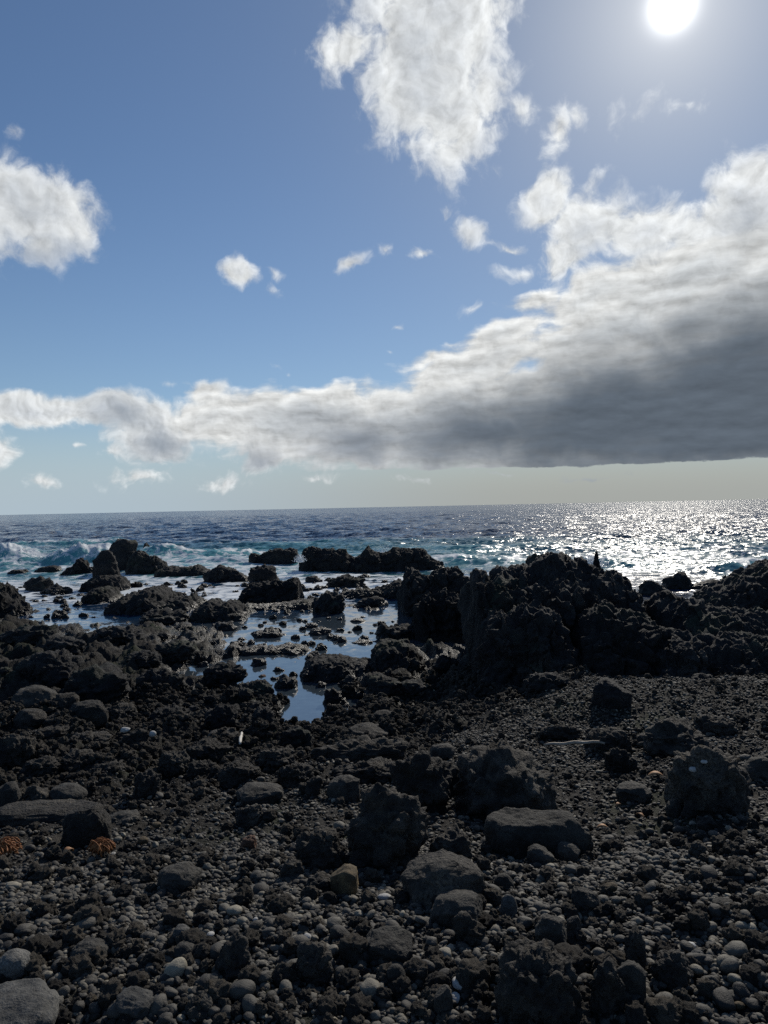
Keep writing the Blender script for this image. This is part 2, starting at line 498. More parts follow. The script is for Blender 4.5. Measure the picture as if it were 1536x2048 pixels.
M_LAVA = rock_mat('lava', (0.011, 0.011, 0.012), (0.029, 0.028, 0.027), (0.066, 0.061, 0.054), bump=0.8, moss=0.5)
M_LAVA_DRY = rock_mat('lava_dry', (0.0192, 0.0168, 0.0144), (0.0528, 0.0468, 0.0384), (0.1260, 0.1104, 0.0864), bump=0.8, wet=False)
M_GROUND = rock_mat('lava_ground', (0.0137, 0.0125, 0.0112), (0.0400, 0.0363, 0.0312), (0.0825, 0.0737, 0.0600), bump=1.0, scale=1.6, moss=0.55, spec=0.18)
M_BASALT = rock_mat('basalt', (0.0253, 0.0230, 0.0196), (0.0552, 0.0506, 0.0425), (0.1035, 0.0943, 0.0759), bump=0.6, scale=1.5, wet=False, pits=0.2)
M_GREY = rock_mat('grey_stone', (0.045, 0.044, 0.041), (0.095, 0.092, 0.085), (0.17, 0.163, 0.145), bump=0.5, scale=2.0, wet=False, pits=0.1)
M_TAN = rock_mat('tan_stone', (0.055, 0.040, 0.022), (0.13, 0.095, 0.052), (0.30, 0.22, 0.11), bump=0.4, scale=2.5, wet=False, pits=0.15, rand=0.1)
M_WHITE = rock_mat('pale_stone', (0.34, 0.33, 0.31), (0.50, 0.49, 0.46), (0.62, 0.60, 0.56), bump=0.25, scale=3.0, wet=False, pits=0.2, rand=0.1)
M_RUST = rock_mat('rust_stone', (0.055, 0.030, 0.020), (0.12, 0.060, 0.036), (0.20, 0.11, 0.07), bump=0.5, scale=2.0, wet=False, rand=0.15)
# loose pebbles: every stone its own shade
def pebble_mat():
    m, N, b = new_mat('pebble')
    rnd = N.node('ShaderNodeObjectInfo').outputs['Random']
    pos = N.node('ShaderNodeNewGeometry').outputs['Position']
    ramp = N.node('ShaderNodeValToRGB', {'Fac': rnd})
    e = ramp.color_ramp.elements
    e[0].position = 0.0; e[0].color = (0.020, 0.018, 0.016, 1)
    e[1].position = 1.0; e[1].color = (0.27, 0.24, 0.18, 1)
    for p_, c_ in ((0.35, (0.040, 0.036, 0.030)), (0.62, (0.070, 0.064, 0.053)), (0.84, (0.105, 0.095, 0.076)), (0.95, (0.155, 0.138, 0.105))):
        x = e.new(p_); x.color = (*c_, 1)
    n = N.noise(pos, 60, 4, 0.6)
    c = N.v('SCALE', ramp.outputs[0], scale=N.lin(n, 0.25, 0.75, 0.65, 1.35))
    N.put(b.inputs['Base Color'], c); b.inputs['Roughness'].default_value = 0.72
    b.inputs['Specular IOR Level'].default_value = 0.35
    N.put(b.inputs['Normal'], N.node('ShaderNodeBump', {'Strength': 0.35, 'Distance': 0.01, 'Height': N.noise(pos, 160, 4, 0.65)}).outputs[0])
    return m
M_PEBBLE = pebble_mat()
def clinker_mat():
    m, N, b = new_mat('clinker')
    rnd = N.node('ShaderNodeObjectInfo').outputs['Random']
    pos = N.node('ShaderNodeNewGeometry').outputs['Position']
    n = N.noise(pos, 45, 5, 0.65)
    c = N.mix(rnd, (0.018, 0.016, 0.014), (0.064, 0.055, 0.043))
    c = N.v('SCALE', c, scale=N.lin(n, 0.25, 0.75, 0.5, 1.5))
    N.put(b.inputs['Base Color'], c); b.inputs['Roughness'].default_value = 0.9
    b.inputs['Specular IOR Level'].default_value = 0.25
    N.put(b.inputs['Normal'], N.node('ShaderNodeBump', {'Strength': 0.8, 'Distance': 0.02, 'Height': N.noise(pos, 120, 5, 0.7)}).outputs[0])
    return m
M_CLINKER = clinker_mat()
def plain_mat(name, c0, c1, rough=0.7, scale=40, stretch=(1, 1, 1), trans=0.0):
    m, N, b = new_mat(name)
    tc = N.node('ShaderNodeTexCoord').outputs['Object']
    n = N.noise(N.v('MULTIPLY', tc, stretch), scale, 5, 0.6)
    N.put(b.inputs['Base Color'], N.mix(N.smooth(n, 0.3, 0.7), c0, c1))
    b.inputs['Roughness'].default_value = rough
    b.inputs['Specular IOR Level'].default_value = 0.3
    N.put(b.inputs['Normal'], N.node('ShaderNodeBump', {'Strength': 0.5, 'Distance': 0.004, 'Height': n}).outputs[0])
    return m
M_DRIFT = plain_mat('driftwood', (0.26, 0.20, 0.14), (0.52, 0.44, 0.34), stretch=(0.12, 1, 1))
M_BONE = plain_mat('bleached_wood', (0.45, 0.42, 0.36), (0.68, 0.64, 0.56), stretch=(1, 1, 0.12))
M_FIBRE = plain_mat('husk_fibre', (0.16, 0.055, 0.018), (0.36, 0.15, 0.05))
M_LEAF = plain_mat('dry_leaf', (0.26, 0.12, 0.05), (0.45, 0.27, 0.14))

# ------------------------------------------------------------------ ground sheet (one mesh, finer towards the front)
NR_, AZN = 640, azimuths(620, 36, 60)
rad = np.concatenate([[0.15, 0.5, 0.9], np.geomspace(1.3, 36, NR_ - 60), np.geomspace(37.5, 60, 17), np.geomspace(75, 600, 40)])
R2, A2 = np.meshgrid(rad, AZN, indexing='ij')
GX, GY = (R2 * np.sin(A2)).ravel(), (R2 * np.cos(A2)).ravel()
GZ = ground(GX, GY)
V = np.stack([GX, GY, GZ], -1)
me = mesh_from('ground', V, grid_faces(len(rad), len(AZN), True)[:, ::-1])
tag(link('ground', me, M_GROUND), 'dark volcanic shore of lava and gravel sloping to the sea', kind='structure')

# ------------------------------------------------------------------ sea and tide pools
def sea_mat():
    m, N, b = new_mat('sea_water')
    pos = N.node('ShaderNodeNewGeometry').outputs['Position']
    def attr(n): return N.node('ShaderNodeAttribute', attribute_name=n, attribute_type='GEOMETRY').outputs['Fac']
    foam, teal, chop = attr('foam'), attr('teal'), attr('chop')
    # ripples too fine for the mesh: slopes of the water surface
    p2 = N.v('MULTIPLY', pos, (0.8, 1.0, 1))
    def slopes(scale, detail, k):
        c_ = N.v('SUBTRACT', N.noise(p2, scale, detail, 0.62, 0.3, out='Color'), (0.5, 0.5, 0.5))
        return N.v('MULTIPLY', c_, (k * 1.25, k, 0.0))
    sl_ = N.v('ADD', slopes(0.6, 4, 0.9), slopes(3.2, 5, 1.5))
    sl_ = N.v('ADD', N.v('SCALE', sl_, scale=chop), slopes(6.0, 3, 0.07))
    nrm = N.v('NORMALIZE', N.v('ADD', N.node('ShaderNodeNewGeometry').outputs['Normal'], N.v('ADD', sl_, N.v('SCALE', (0.0, -0.09, 0.0), scale=chop))))
    lace = N.noise(N.v('MULTIPLY', pos, (1.0, 0.55, 1)), 1.5, 7, 0.66, 0.8)
    lines = N.node('ShaderNodeTexVoronoi', {'Vector': N.v('ADD', pos, N.v('SCALE', N.noise(pos, 0.9, 4, 0.6, out='Color'), scale=1.4)), 'Scale': 0.9}, feature='DISTANCE_TO_EDGE').outputs['Distance']
    web = N.m('MULTIPLY', N.smooth(lines, 0.16, 0.0), 0.30)
    fk = N.smooth(N.m('ADD', N.m('ADD', foam, web), N.m('SUBTRACT', lace, 0.5)), 0.34, 0.66)
    fk = N.m('MULTIPLY', fk, N.smooth(foam, 0.0, 0.15))
    deep = N.mix(teal, (0.007, 0.030, 0.072), (0.15, 0.45, 0.46))
    deep = N.mix(N.smooth(chop, 0.12, 0.0), deep, (0.040, 0.055, 0.068))
    c = N.mix(fk, deep, (0.78, 0.82, 0.84))
    N.put(b.inputs['Base Color'], c)
    N.put(b.inputs['Roughness'], N.mixf(fk, N.mixf(N.smooth(chop, 0.0, 0.3), 0.07, 0.12), 0.7))
    N.put(b.inputs['IOR'], N.mixf(N.m('MINIMUM', N.m('MULTIPLY', chop, 3.0), 1.0), 3.1, 1.34))
    N.put(b.inputs['Normal'], nrm)
    # foam and the thin crests of the waves let the sun through
    tr = N.node('ShaderNodeBsdfTranslucent', {'Color': N.mix(fk, (0.10, 0.50, 0.48), (0.80, 0.84, 0.84))})
    ms = N.node('ShaderNodeMixShader', {0: N.m('MAXIMUM', N.m('MULTIPLY', fk, 0.15), N.m('MULTIPLY', teal, 0.22)), 1: b.outputs[0], 2: tr.outputs[0]})
    out = [x for x in m.node_tree.nodes if x.type == 'OUTPUT_MATERIAL'][0]
    N.l.new(ms.outputs[0], out.inputs['Surface'])
    return m

sr = np.concatenate([np.geomspace(8.5, 600, 560), np.geomspace(630, 45000, 50)])
sa = azimuths(640, 33, 60)
R2, A2 = np.meshgrid(sr, sa, indexing='ij')
SX, SY = (R2 * np.sin(A2)).ravel().astype(np.float32), (R2 * np.cos(A2)).ravel().astype(np.float32)
SR = R2.ravel().astype(np.float32)
amp = sstep(SR, 24, 62) * (1 - 0.75 * sstep(SR, 250, 600)) * (1 - sstep(SR, 590, 640))
zz = np.zeros_like(SX)
rw = np.random.RandomState(11)
for lam in np.geomspace(1.4, 26, 46):
    th = rw.normal(0, 0.55) + 0.25
    k = 2 * math.pi / lam
    keep = 1 - sstep(SR * 0.008 * 2.2, lam * 0.8, lam * 1.4)
    ph = k * (SX * math.sin(th) + SY * math.cos(th)) + rw.uniform(0, 6.28)
    s = np.sin(ph + 0.5 * np.sin(ph * 0.31 + lam))
    zz += keep * 0.0150 * lam ** 0.38 * (s + 0.35 * np.cos(2 * ph))
zz *= amp
zz += 0.004 * perlin(np.stack([SX * 2, SY * 2, 0 * SX], -1)) * sstep(SR, 14, 22)
qn = np.stack([SX, SY, 0 * SX + 4.0], -1)
foam = np.zeros_like(SX); teal = np.zeros_like(SX)
low1 = fbm(qn * 0.12, 3); low2 = fbm(qn * 0.45, 4, 0.6)
# wash between the reef and the shore
ang_ = np.degrees(np.arctan2(SX, SY))
wash = sstep(SY, 25, 31) * (1 - sstep(SY, 46, 62))
foam += wash * np.clip(0.36 + 0.22 * low1 + 0.20 * low2, 0, 0.8) * (0.6 + 0.4 * sstep(-ang_, -4, 4))
teal += sstep(SY, 32, 42) * (1 - sstep(SY, 56, 80)) * np.clip(0.65 + 0.4 * low1, 0, 1) * (1 - 0.6 * sstep(ang_, 5, 15))
foam += 0.20 * sstep(SY, 24, 27) * (1 - sstep(SY, 31, 36)) * sstep(-ang_, -2, 6) * np.clip(0.7 + low2, 0, 1.4)
# breaking waves: crest line (X, Y), height, half-width of the line
def breaker(pts, A, X0, X1, steep=1.3, back=3.6, fk=1.0, wl=9.0):
    global zz, foam, teal
    px_, py_ = zip(*pts)
    yc = np.interp(SX, px_, py_) + 0.9 * perlin(np.stack([SX * 0.22, 0 * SX + A, 0 * SX], -1))
    w = sstep(SX, X0 - 2.0, X0 + 2.0) * (1 - sstep(SX, X1 - 2.5, X1 + 2.5))
    w = w * (0.72 + 0.40 * fbm(np.stack([SX * 0.30, 0 * SX + 2 * A, 0 * SX], -1), 3))
    w = np.clip(w, 0, 1.2)
    t = SY - yc
    pr = np.where(t < 0, np.exp(-(t / steep) ** 2), np.exp(-(t / back) ** 2))
    zz = zz + A * w * pr
    fm = np.exp(-((t - 0.35) / 0.95) ** 2) * np.clip(1.05 + 0.7 * low2, 0, 1.4)
    fm = np.maximum(fm, sstep(t, -wl, -2.6) * (1 - sstep(t, -2.4, -1.2)) * 0.85 * np.clip(0.7 + 0.5 * low2, 0, 1))
    zz = zz + 0.20 * A * w * np.exp(-((t + 0.1) / 1.0) ** 2) * np.clip(billow(qn * 1.5, 3, 0.6), -0.5, 1)
    foam = np.maximum(foam, fk * w * fm)
    teal = np.maximum(teal, w * np.exp(-((t + 0.6) / 2.6) ** 2))
breaker([(-60, 49), (-25, 48), (-20, 47.5), (-10, 52)], 1.45, -48, -17.0)
breaker([(-18, 53), (-12, 52), (-6, 54)], 0.95, -17.5, -8.0, fk=1.0)
breaker([(-40, 78), (-27, 77)], 0.6, -40, -27, fk=0.8, wl=3)
breaker([(1, 43), (8, 42)], 0.55, 2.6, 8.2, fk=1.0, wl=4)
breaker([(8, 40), (16, 37)], 0.62, 9.5, 14.0, fk=0.85, wl=6)
breaker([(13, 34.5), (24, 33)], 0.75, 15.2, 30, fk=0.8, wl=5)
foam = foam * (1 - sstep(SR, 85, 100)); 
chop = 0.25 * sstep(SR, 20, 30) + 0.75 * sstep(SR, 26, 60)
chop = np.minimum(chop + 0.45 * sstep(ang_, 13, 17) * sstep(SR, 19, 24), 1)
V = np.stack([SX, SY, zz], -1)
me = mesh_from('sea', V, grid_faces(len(sr), len(sa), True)[:, ::-1])
set_attr(me, 'foam', np.clip(foam, 0, 1.2)); set_attr(me, 'teal', np.clip(teal, 0, 1)); set_attr(me, 'chop', chop)
M_SEA = sea_mat()
tag(link('sea', me, M_SEA), 'blue sea with surf on the reef and still tide pools', kind='structure')

# ------------------------------------------------------------------ rocks
_ico = {}
def ico(sub):
    if sub not in _ico:
        bm = bmesh.new(); bmesh.ops.create_icosphere(bm, subdivisions=sub, radius=1.0)
        V = np.array([v.co[:] for v in bm.verts], np.float32)
        F = np.array([[v.index for v in f.verts] for f in bm.faces], np.int32)
        bm.free(); V /= np.linalg.norm(V, axis=1)[:, None]
        _ico[sub] = (V, F)
    return _ico[sub]

def rock_shape(seed, dims, kind='lava', sub=4):
    """a stone of the given size about its centre; its surface relief keeps a real-world scale"""
    V, F = ico(sub)
    rr = np.random.RandomState(seed)
    off = rr.uniform(-40, 40, 3).astype(np.float32)
    n = V
    dims = np.array(dims, np.float32); size = float(dims.mean())
    box = {'lava': 0.86, 'basalt': 0.74, 'slab': 0.70, 'round': 0.95, 'block': 0.52}[kind]
    s = np.sign(n) * np.abs(n) ** box
    s /= np.linalg.norm(s, axis=1)[:, None] ** 0.55
    r = 1 + {'lava': 0.26, 'basalt': 0.15, 'slab': 0.14, 'round': 0.10, 'block': 0.13}[kind] * fbm(n * 1.15 + off, 3, 0.5)
    if kind in ('basalt', 'slab', 'lava', 'block'):
        ncut = {'basalt': 9, 'slab': 7, 'lava': 4, 'block': 4}[kind]
        for _ in range(ncut):
            pl = rr.normal(size=3); pl /= np.linalg.norm(pl)
            d = n @ pl.astype(np.float32)
            lim = rr.uniform(0.72, 0.95) / np.maximum(d, 0.05)
            r = np.where(d > 0.05, np.minimum(r, lim + 0.08 * np.maximum(r - lim, 0)), r)
    P = s * r[:, None] * dims / 2
    q = P + off
    if kind == 'lava':
        k = 1.0 / max(0.10, 0.34 * size)
        gap, cid = worley(q * (1.0 / max(0.05, 0.36 * size)) + 0.35 * perlin(q * k * 2)[:, None])
        d = size * (0.075 * billow(q * k * 0.9, 3, 0.5) + 0.030 * fbm(q * k * 3.3, 3, 0.55)
                    + 0.11 * (cid - 0.5) * sstep(gap, 0.0, 0.12) - 0.045 * (1 - sstep(gap, 0.0, 0.16)))
        if sub >= 4:
            d += min(0.012, 0.03 * size) * billow(q * min(34, 11 / max(size, 0.1)) , 2, 0.6)
    elif kind == 'block':
        d = size * (0.06 * fbm(q / size * 2.4, 3, 0.6) + 0.05 * billow(q / size * 4.5, 3, 0.6))
    elif kind == 'round':
        d = size * 0.012 * fbm(q / size * 5, 3, 0.5)
    else:
        d = size * (0.03 * fbm(q / size * 3.0, 4, 0.6) + 0.012 * billow(q / size * 9, 2, 0.6))
    P = P + n * d[:, None]
    lo, hi = P.min(0), P.max(0)          # exactly the asked size
    P = (P - (lo + hi) / 2) * (dims / (hi - lo))
    return P, F

def rock_mesh(name, seed, dims, kind='lava', sub=4):
    P, F = rock_shape(seed, dims, kind, sub)
    return mesh_from(name, P, F)

_seed = [100]
NAMED = []        # (label, x, y) of the stones that can be told apart
def boulder(px, py, wpx, hpx, label, kind='lava', mat=None, name='lava_boulder', cat='boulder', group=None, rot=None, deep=0.9, tilt=(0, 0), water=False):
    """px, py: foot of the stone in the photograph; wpx, hpx: its width and height there"""
    _seed[0] += 1
    x, y, g = hit(px, py) if not water else tuple(at_z(px, py))
    d = math.hypot(x, y)
    w = wpx * d / FPX * (0.90 if py > 1440 and wpx < 130 else 1.0)
    hpx = hpx * (0.86 if py > 1440 and wpx < 130 else 0.95)
    dep = w * deep
    th = math.atan2(CAM_Z - g, d)
    H = max((hpx * math.hypot(d, CAM_Z - g) / FPX - 0.30 * dep * math.sin(th)) / math.cos(th), (0.14 if kind == 'slab' or deep < 0.7 else 0.30) * w)
    sub = 5 if wpx > 60 else (4 if wpx > 22 else 3)
    dz = H * 1.35
    rz = rot if rot is not None else random.uniform(-0.5, 0.5)
    me = rock_mesh(name, _seed[0], (w * 1.06, dep * 1.06, dz), kind, sub)
    o = link(name, me, mat or M_LAVA)
    yy = y + dep * 0.38
    xx = x * yy / y
    gz = min(g, max(ground1(xx, yy), -0.1 if g <= 0.02 else -9))
    gz = g if abs(gz - g) > 0.2 else gz
    o.location = (xx, yy, gz + H - dz * 0.5)
    o.rotation_euler = (math.radians(tilt[0]), math.radians(tilt[1]), rz)
    tag(o, label, cat, group)
    NAMED.append((label, xx, yy))
    return o

def outcrop(prof, base_py, label, depth=1.0, D=None, name='lava_outcrop', cat='rock outcrop', rough=1.0, res=1.0, mat=None, seed=0, group=None, zb=None, front=1.0):
    """a ridge of lava: prof = skyline [(px, py)], base_py = row of its foot in the photograph, depth = metres front to back"""
    pcx = 0.5 * (prof[0][0] + prof[-1][0])
    if D is None:
        hx, hy, hz = hit(pcx, base_py)
        zb = hz if zb is None else zb
        D = hy + depth * 0.5
    zb = 0.0 if zb is None else zb
    pts = np.array([at_y(px, py, D) for px, py in prof])
    xs, zs = pts[:, 0], pts[:, 2]
    xs = np.maximum.accumulate(xs + np.arange(len(xs)) * 1e-4)
    w = xs[-1] - xs[0]
    xs = np.concatenate([[xs[0] - 0.02 * w - 0.05], xs, [xs[-1] + 0.02 * w + 0.05]])
    zs = np.concatenate([[zb - 0.25], zs, [zb - 0.25]])
    step = D / FPX * 1.9 / res
    nx = int(np.clip(w / step, 24, 320))
    X = np.linspace(xs[0], xs[-1], nx)
    Zt = np.interp(X, xs, zs)
    hmax = max(zs.max() - zb, 0.15)
    nt = int(np.clip((depth + 2 * hmax) / step, 18, 150))
    T = np.linspace(-1, 1, nt)
    TT, XX = np.meshgrid(T, X, indexing='ij')
    hh = np.interp(XX, xs, zs) - zb
    a = TT * math.pi / 2
    sx = np.zeros(nx * 1) + seed
    n_dep = perlin(np.stack([X / depth * 0.8, sx + 3.3, sx], -1))
    n_sh = perlin(np.stack([X / depth * 0.6, sx + 8.3, sx + 2], -1))
    dloc = depth * 0.5 * (0.62 + 0.30 * n_dep + 0.45 * np.clip((Zt - zb) / hmax, 0, 1))
    yrid = depth * 0.16 * n_sh
    sn, cs = np.sin(a), np.cos(a)
    bl = np.where(TT < 0, front, 1.0)
    Y = D + yrid[None, :] + dloc[None, :] * bl * np.sign(sn) * np.abs(sn) ** 0.85
    Z = zb - 0.25 + (hh + 0.25) * np.abs(cs) ** 0.62
    P = np.stack([XX.ravel(), Y.ravel(), Z.ravel()], -1).astype(np.float32)
    # normals of the smooth form, then knobbly displacement at real-world scale
    G = P.reshape(nt, nx, 3)
    du = np.gradient(G, axis=1); dv = np.gradient(G, axis=0)
    nn = np.cross(du, dv).reshape(-1, 3); nn /= np.linalg.norm(nn, axis=1)[:, None] + 1e-9
    if nn[(nt // 2) * nx + nx // 2, 2] < 0: nn = -nn
    sc = min(1.0, hmax) * rough
    top = np.abs(cs).ravel() ** 2
    q = P + seed * 3.1
    big = 0.20 * sc * fbm(q * (1.1 / max(0.35, min(1.2, hmax))), 3, 0.5)
    kn = 0.10 * sc * billow(q * (2.6 / max(0.4, min(1.2, hmax))), 4, 0.55)
    gap, cid = worley(q * (2.6 / max(0.5, min(1.2, hmax))) * np.array([1, 1, 0.75], np.float32) + 0.30 * perlin(q * 2.1)[:, None])
    blk = sc * (0.20 * (cid - 0.5) * sstep(gap, 0.0, 0.10) - 0.07 * (1 - sstep(gap, 0.0, 0.14)))
    fine = 0.026 * sc * billow(q * 7, 3, 0.55)
    keep = 1 - 0.85 * top ** 2          # the skyline stays where the photograph has it
    P = P + nn * ((big * keep) + (kn + blk) * (0.35 + 0.65 * keep) + fine - 0.03 * sc)[:, None]
    P[:, 0] += 0.07 * sc * perlin(q * 2.6 + 31) * keep
    P[:, 2] += (0.15 * sc * (0.45 - np.abs(perlin(q * np.array([4.0, 4.0, 1.2], np.float32) + 3)) * 1.6)) * (0.3 + 0.7 * top)
    # bring the broad skyline back to the photograph's, leaving the small teeth
    got = P[:, 2].reshape(nt, nx).max(0)
    dif = got - np.maximum(Zt, zb - 0.2)
    ker = np.ones(7) / 7
    dif = np.convolve(np.pad(dif, 3, 'edge'), ker, 'valid')
    P[:, 2] -= (np.abs(cs) ** 0.62 * dif[None, :]).ravel()
    me = mesh_from(name, P, grid_faces(nt, nx))
    o = link(name, me, mat or M_LAVA)
    tag(o, label, cat, group)
    NAMED.append((label, float(xs.mean()), D))
    return o

# ---- reef and stacks standing in the surf
boulder(214, 1176, 50, 80, 'upright blocky black rock pillar standing in shallow water at left', kind='block', name='sea_stack', cat='sea stack', water=True, rot=0.3)
outcrop([(164, 1176), (172, 1164), (182, 1156), (200, 1150), (230, 1150), (244, 1154), (254, 1164), (260, 1178)],
        1182, 'low rough lava skirt round the foot of the upright pillar', depth=1.5, seed=1)
boulder(245, 1142, 48, 68, 'highest black rock block, right behind the upright pillar', kind='block', name='sea_stack', cat='sea stack', water=True, rot=-0.2)
outcrop([(262, 1112), (270, 1104), (280, 1099), (292, 1107), (300, 1112), (312, 1110), (322, 1118), (330, 1128), (342, 1136)],
        1146, 'jagged lava ridge stepping down to the right from the highest block', depth=1.8, seed=2, res=1.3)
outcrop([(286, 1097), (288, 1088), (291, 1085), (295, 1088), (298, 1098)], 1101, 'lone small dark fin of rock out in the surf at left', depth=0.8, name='sea_stack', cat='sea stack', seed=3)
outcrop([(318, 1140), (330, 1132), (345, 1131), (360, 1134), (380, 1133), (398, 1128), (408, 1134), (418, 1140), (425, 1148)],
        1153, 'low rough lava ridge running from the highest stack towards the middle', depth=1.6, seed=4)
outcrop([(412, 1150), (420, 1140), (432, 1134), (442, 1128), (452, 1132), (468, 1136), (480, 1142), (492, 1150), (502, 1158)],
        1164, 'sharp crested lava hump left of the round surf boulder', depth=1.6, seed=5)
outcrop([(500, 1112), (503, 1105), (512, 1106), (520, 1110), (530, 1103), (536, 1101), (545, 1098), (560, 1095), (567, 1099), (572, 1097), (585, 1095), (594, 1098), (597, 1110)],
        1126, 'left end of the jagged reef wall, before the gap with white water', depth=1.5, name='reef_rock', cat='reef', seed=6)
outcrop([(602, 1112), (606, 1098), (612, 1095), (620, 1093), (626, 1092), (632, 1095), (640, 1098), (648, 1096), (656, 1098), (664, 1096), (672, 1099), (684, 1097), (694, 1098), (698, 1108), (710, 1115), (722, 1107), (730, 1096), (737, 1090), (744, 1099), (752, 1103), (762, 1105), (775, 1103), (784, 1096), (792, 1093), (800, 1096), (812, 1095), (822, 1097), (834, 1095), (846, 1097), (853, 1101), (858, 1112), (872, 1119), (885, 1124)],
        1142, 'long jagged black reef wall in the middle distance', depth=2.2, name='reef_rock', cat='reef', seed=7, res=1.2)
outcrop([(70, 1141), (80, 1135), (95, 1132), (108, 1130), (120, 1133), (128, 1142)], 1143, 'low brown rock awash below the breaking wave', depth=0.9, seed=8)
outcrop([(128, 1142), (140, 1134), (150, 1130), (153, 1118), (162, 1115), (170, 1120), (174, 1130), (186, 1134), (194, 1143)],
        1146, 'small peaked rock awash left of the two-lobed pillar', depth=1.2, seed=9)
boulder(38, 1147, 32, 11, 'small flat rock awash at the left edge below the wave', water=True)
boulder(80, 1182, 54, 34, 'lumpy black rock in the left pond, farther one of a pair', water=True)
boulder(115, 1188, 50, 26, 'rounded black rock in the left pond, nearer one of a pair', water=True)
boulder(160, 1192, 16, 10, 'tiny rock in the left pond beside the lava shore', water=True)
boulder(93, 1210, 10, 7, 'pebble-sized dark rock alone in the left pond', water=True)
boulder(340, 1170, 13, 8, 'tiny lone rock in the foamy channel', water=True)
boulder(526, 1166, 56, 44, 'round dark boulder in front of the reef wall', water=True)
boulder(628, 1166, 34, 20, 'small two-peaked rock in the channel before the reef wall', water=True)
boulder(690, 1176, 84, 34, 'broad dome shaped rock in the channel below the reef wall', water=True, deep=0.7)
boulder(728, 1156, 28, 14, 'small squat rock behind the broad dome rock', water=True)

# ---- lava banks between the pools, middle of the picture
outcrop([(-80, 1180), (-40, 1168), (-14, 1174), (0, 1166), (8, 1162), (14, 1172), (20, 1170), (26, 1186), (34, 1200), (40, 1206), (52, 1216), (66, 1222)], 1262, 'steep dark lava shoulder at the left edge above the pond', depth=2.0, rough=1.4, seed=11, D=24.5)
outcrop([(176, 1195), (184, 1180), (196, 1174), (212, 1173), (226, 1176), (234, 1188), (244, 1200)], 1208, 'rounded lava knoll on the far side of the left shore', depth=2.0, seed=12)
outcrop([(236, 1205), (255, 1190), (266, 1182), (282, 1183), (298, 1174), (312, 1170), (324, 1172), (333, 1180), (345, 1193), (362, 1192), (376, 1190), (386, 1184), (395, 1196), (402, 1206)],
        1226, 'long low lava ridge with uneven crest left of the pools', depth=3.0, seed=13)
outcrop([(392, 1215), (408, 1205), (420, 1198), (434, 1204), (448, 1206), (458, 1200), (470, 1203), (482, 1212), (492, 1224)],
        1246, 'blocky lava bank just left of the large pool', depth=2.2, seed=14)
outcrop([(485, 1180), (497, 1168), (512, 1165), (528, 1163), (545, 1160), (556, 1156), (566, 1162), (578, 1157), (590, 1153), (598, 1160), (600, 1185)],
        1208, 'high backed lava block with a pointed right end beyond the large pool', depth=1.8, seed=15)
outcrop([(470, 1214), (490, 1206), (520, 1208), (560, 1206), (600, 1200), (620, 1198), (640, 1206), (680, 1212), (720, 1208)],
        1222, 'strip of broken lava along the far edge of the large pool', depth=1.8, seed=16, rough=1.5)
outcrop([(680, 1186), (700, 1180), (730, 1178), (760, 1174), (780, 1166), (800, 1158), (812, 1168), (826, 1180)],
        1200, 'low rubbly lava tongue between the channel and the dark mass', depth=2.6, seed=17, rough=1.4)
outcrop([(800, 1172), (806, 1152), (812, 1139), (822, 1135), (834, 1139), (842, 1146), (856, 1150), (866, 1142), (880, 1134), (892, 1137), (904, 1132), (918, 1134), (926, 1144), (934, 1160), (944, 1178)],
        1225, 'dark lava mass with notched top left of the great outcrop', depth=2.0, seed=18, D=23.0, zb=0.0, rough=1.2)
outcrop([(830, 1215), (842, 1196), (858, 1186), (874, 1190), (890, 1178), (906, 1184), (922, 1192), (936, 1200), (948, 1222)],
        1250, 'lower broken step before the dark notched mass', depth=1.6, seed=35, D=18.5, zb=0.0, rough=1.4)
boulder(655, 1228, 72, 54, 'triangular black boulder behind the large pool', water=True)
boulder(740, 1215, 60, 30, 'squat lava lump right of the triangular black boulder')
boulder(535, 1275, 62, 28, 'dark island rock at the left of the large pool', water=True)
boulder(560, 1272, 36, 12, 'low shelf of rubble trailing right of the dark island rock', water=True)
boulder(640, 1270, 44, 24, 'knobbly island rock at the centre of the large pool', water=True)
boulder(613, 1271, 16, 11, 'small rock left of the knobbly island rock', water=True)
boulder(716, 1244, 32, 15, 'smooth rounded rock near the far edge of the large pool', water=True, kind='round')
boulder(728, 1288, 48, 12, 'low shelf rock barely out of the large pool', water=True)
boulder(795, 1280, 90, 44, 'rounded lava hump at the right end of the large pool')
boulder(452, 1262, 46, 27, 'dark lump on the left bank of the large pool')
outcrop([(450, 1300), (462, 1287), (480, 1291), (500, 1292), (520, 1290), (545, 1292), (570, 1290), (592, 1288), (610, 1293), (622, 1302)],
        1312, 'narrow lava causeway between the large pool and the near pool', depth=0.9, seed=19, rough=1.6)
boulder(515, 1332, 34, 26, 'upright little rock standing in the near pool beside the causeway', water=True)
boulder(558, 1343, 24, 20, 'small dark cube-like rock in the near pool', water=True)
boulder(524, 1354, 20, 16, 'little reddish rock in the near pool', water=True, mat=M_RUST)
boulder(589, 1325, 15, 11, 'smallest rock between causeway and right bank of the near pool', water=True)
boulder(572, 1377, 46, 38, 'black boulder in the middle of the near pool', water=True)
boulder(450, 1370, 84, 48, 'flat topped black boulder on the left of the near pool')
boulder(514, 1400, 76, 38, 'dark lava hummock in front of the near pool')
boulder(664, 1410, 44, 46, 'upright dark boulder at the right of the near pool')
boulder(710, 1425, 22, 16, 'small rock in the rubble right of the near pool')
outcrop([(604, 1338), (610, 1326), (620, 1316), (632, 1313), (655, 1312), (675, 1311), (695, 1312), (712, 1318), (730, 1316), (752, 1326), (768, 1342)],
        1362, 'broad lava bank right of the near pool', depth=1.4, rough=1.2, seed=20)
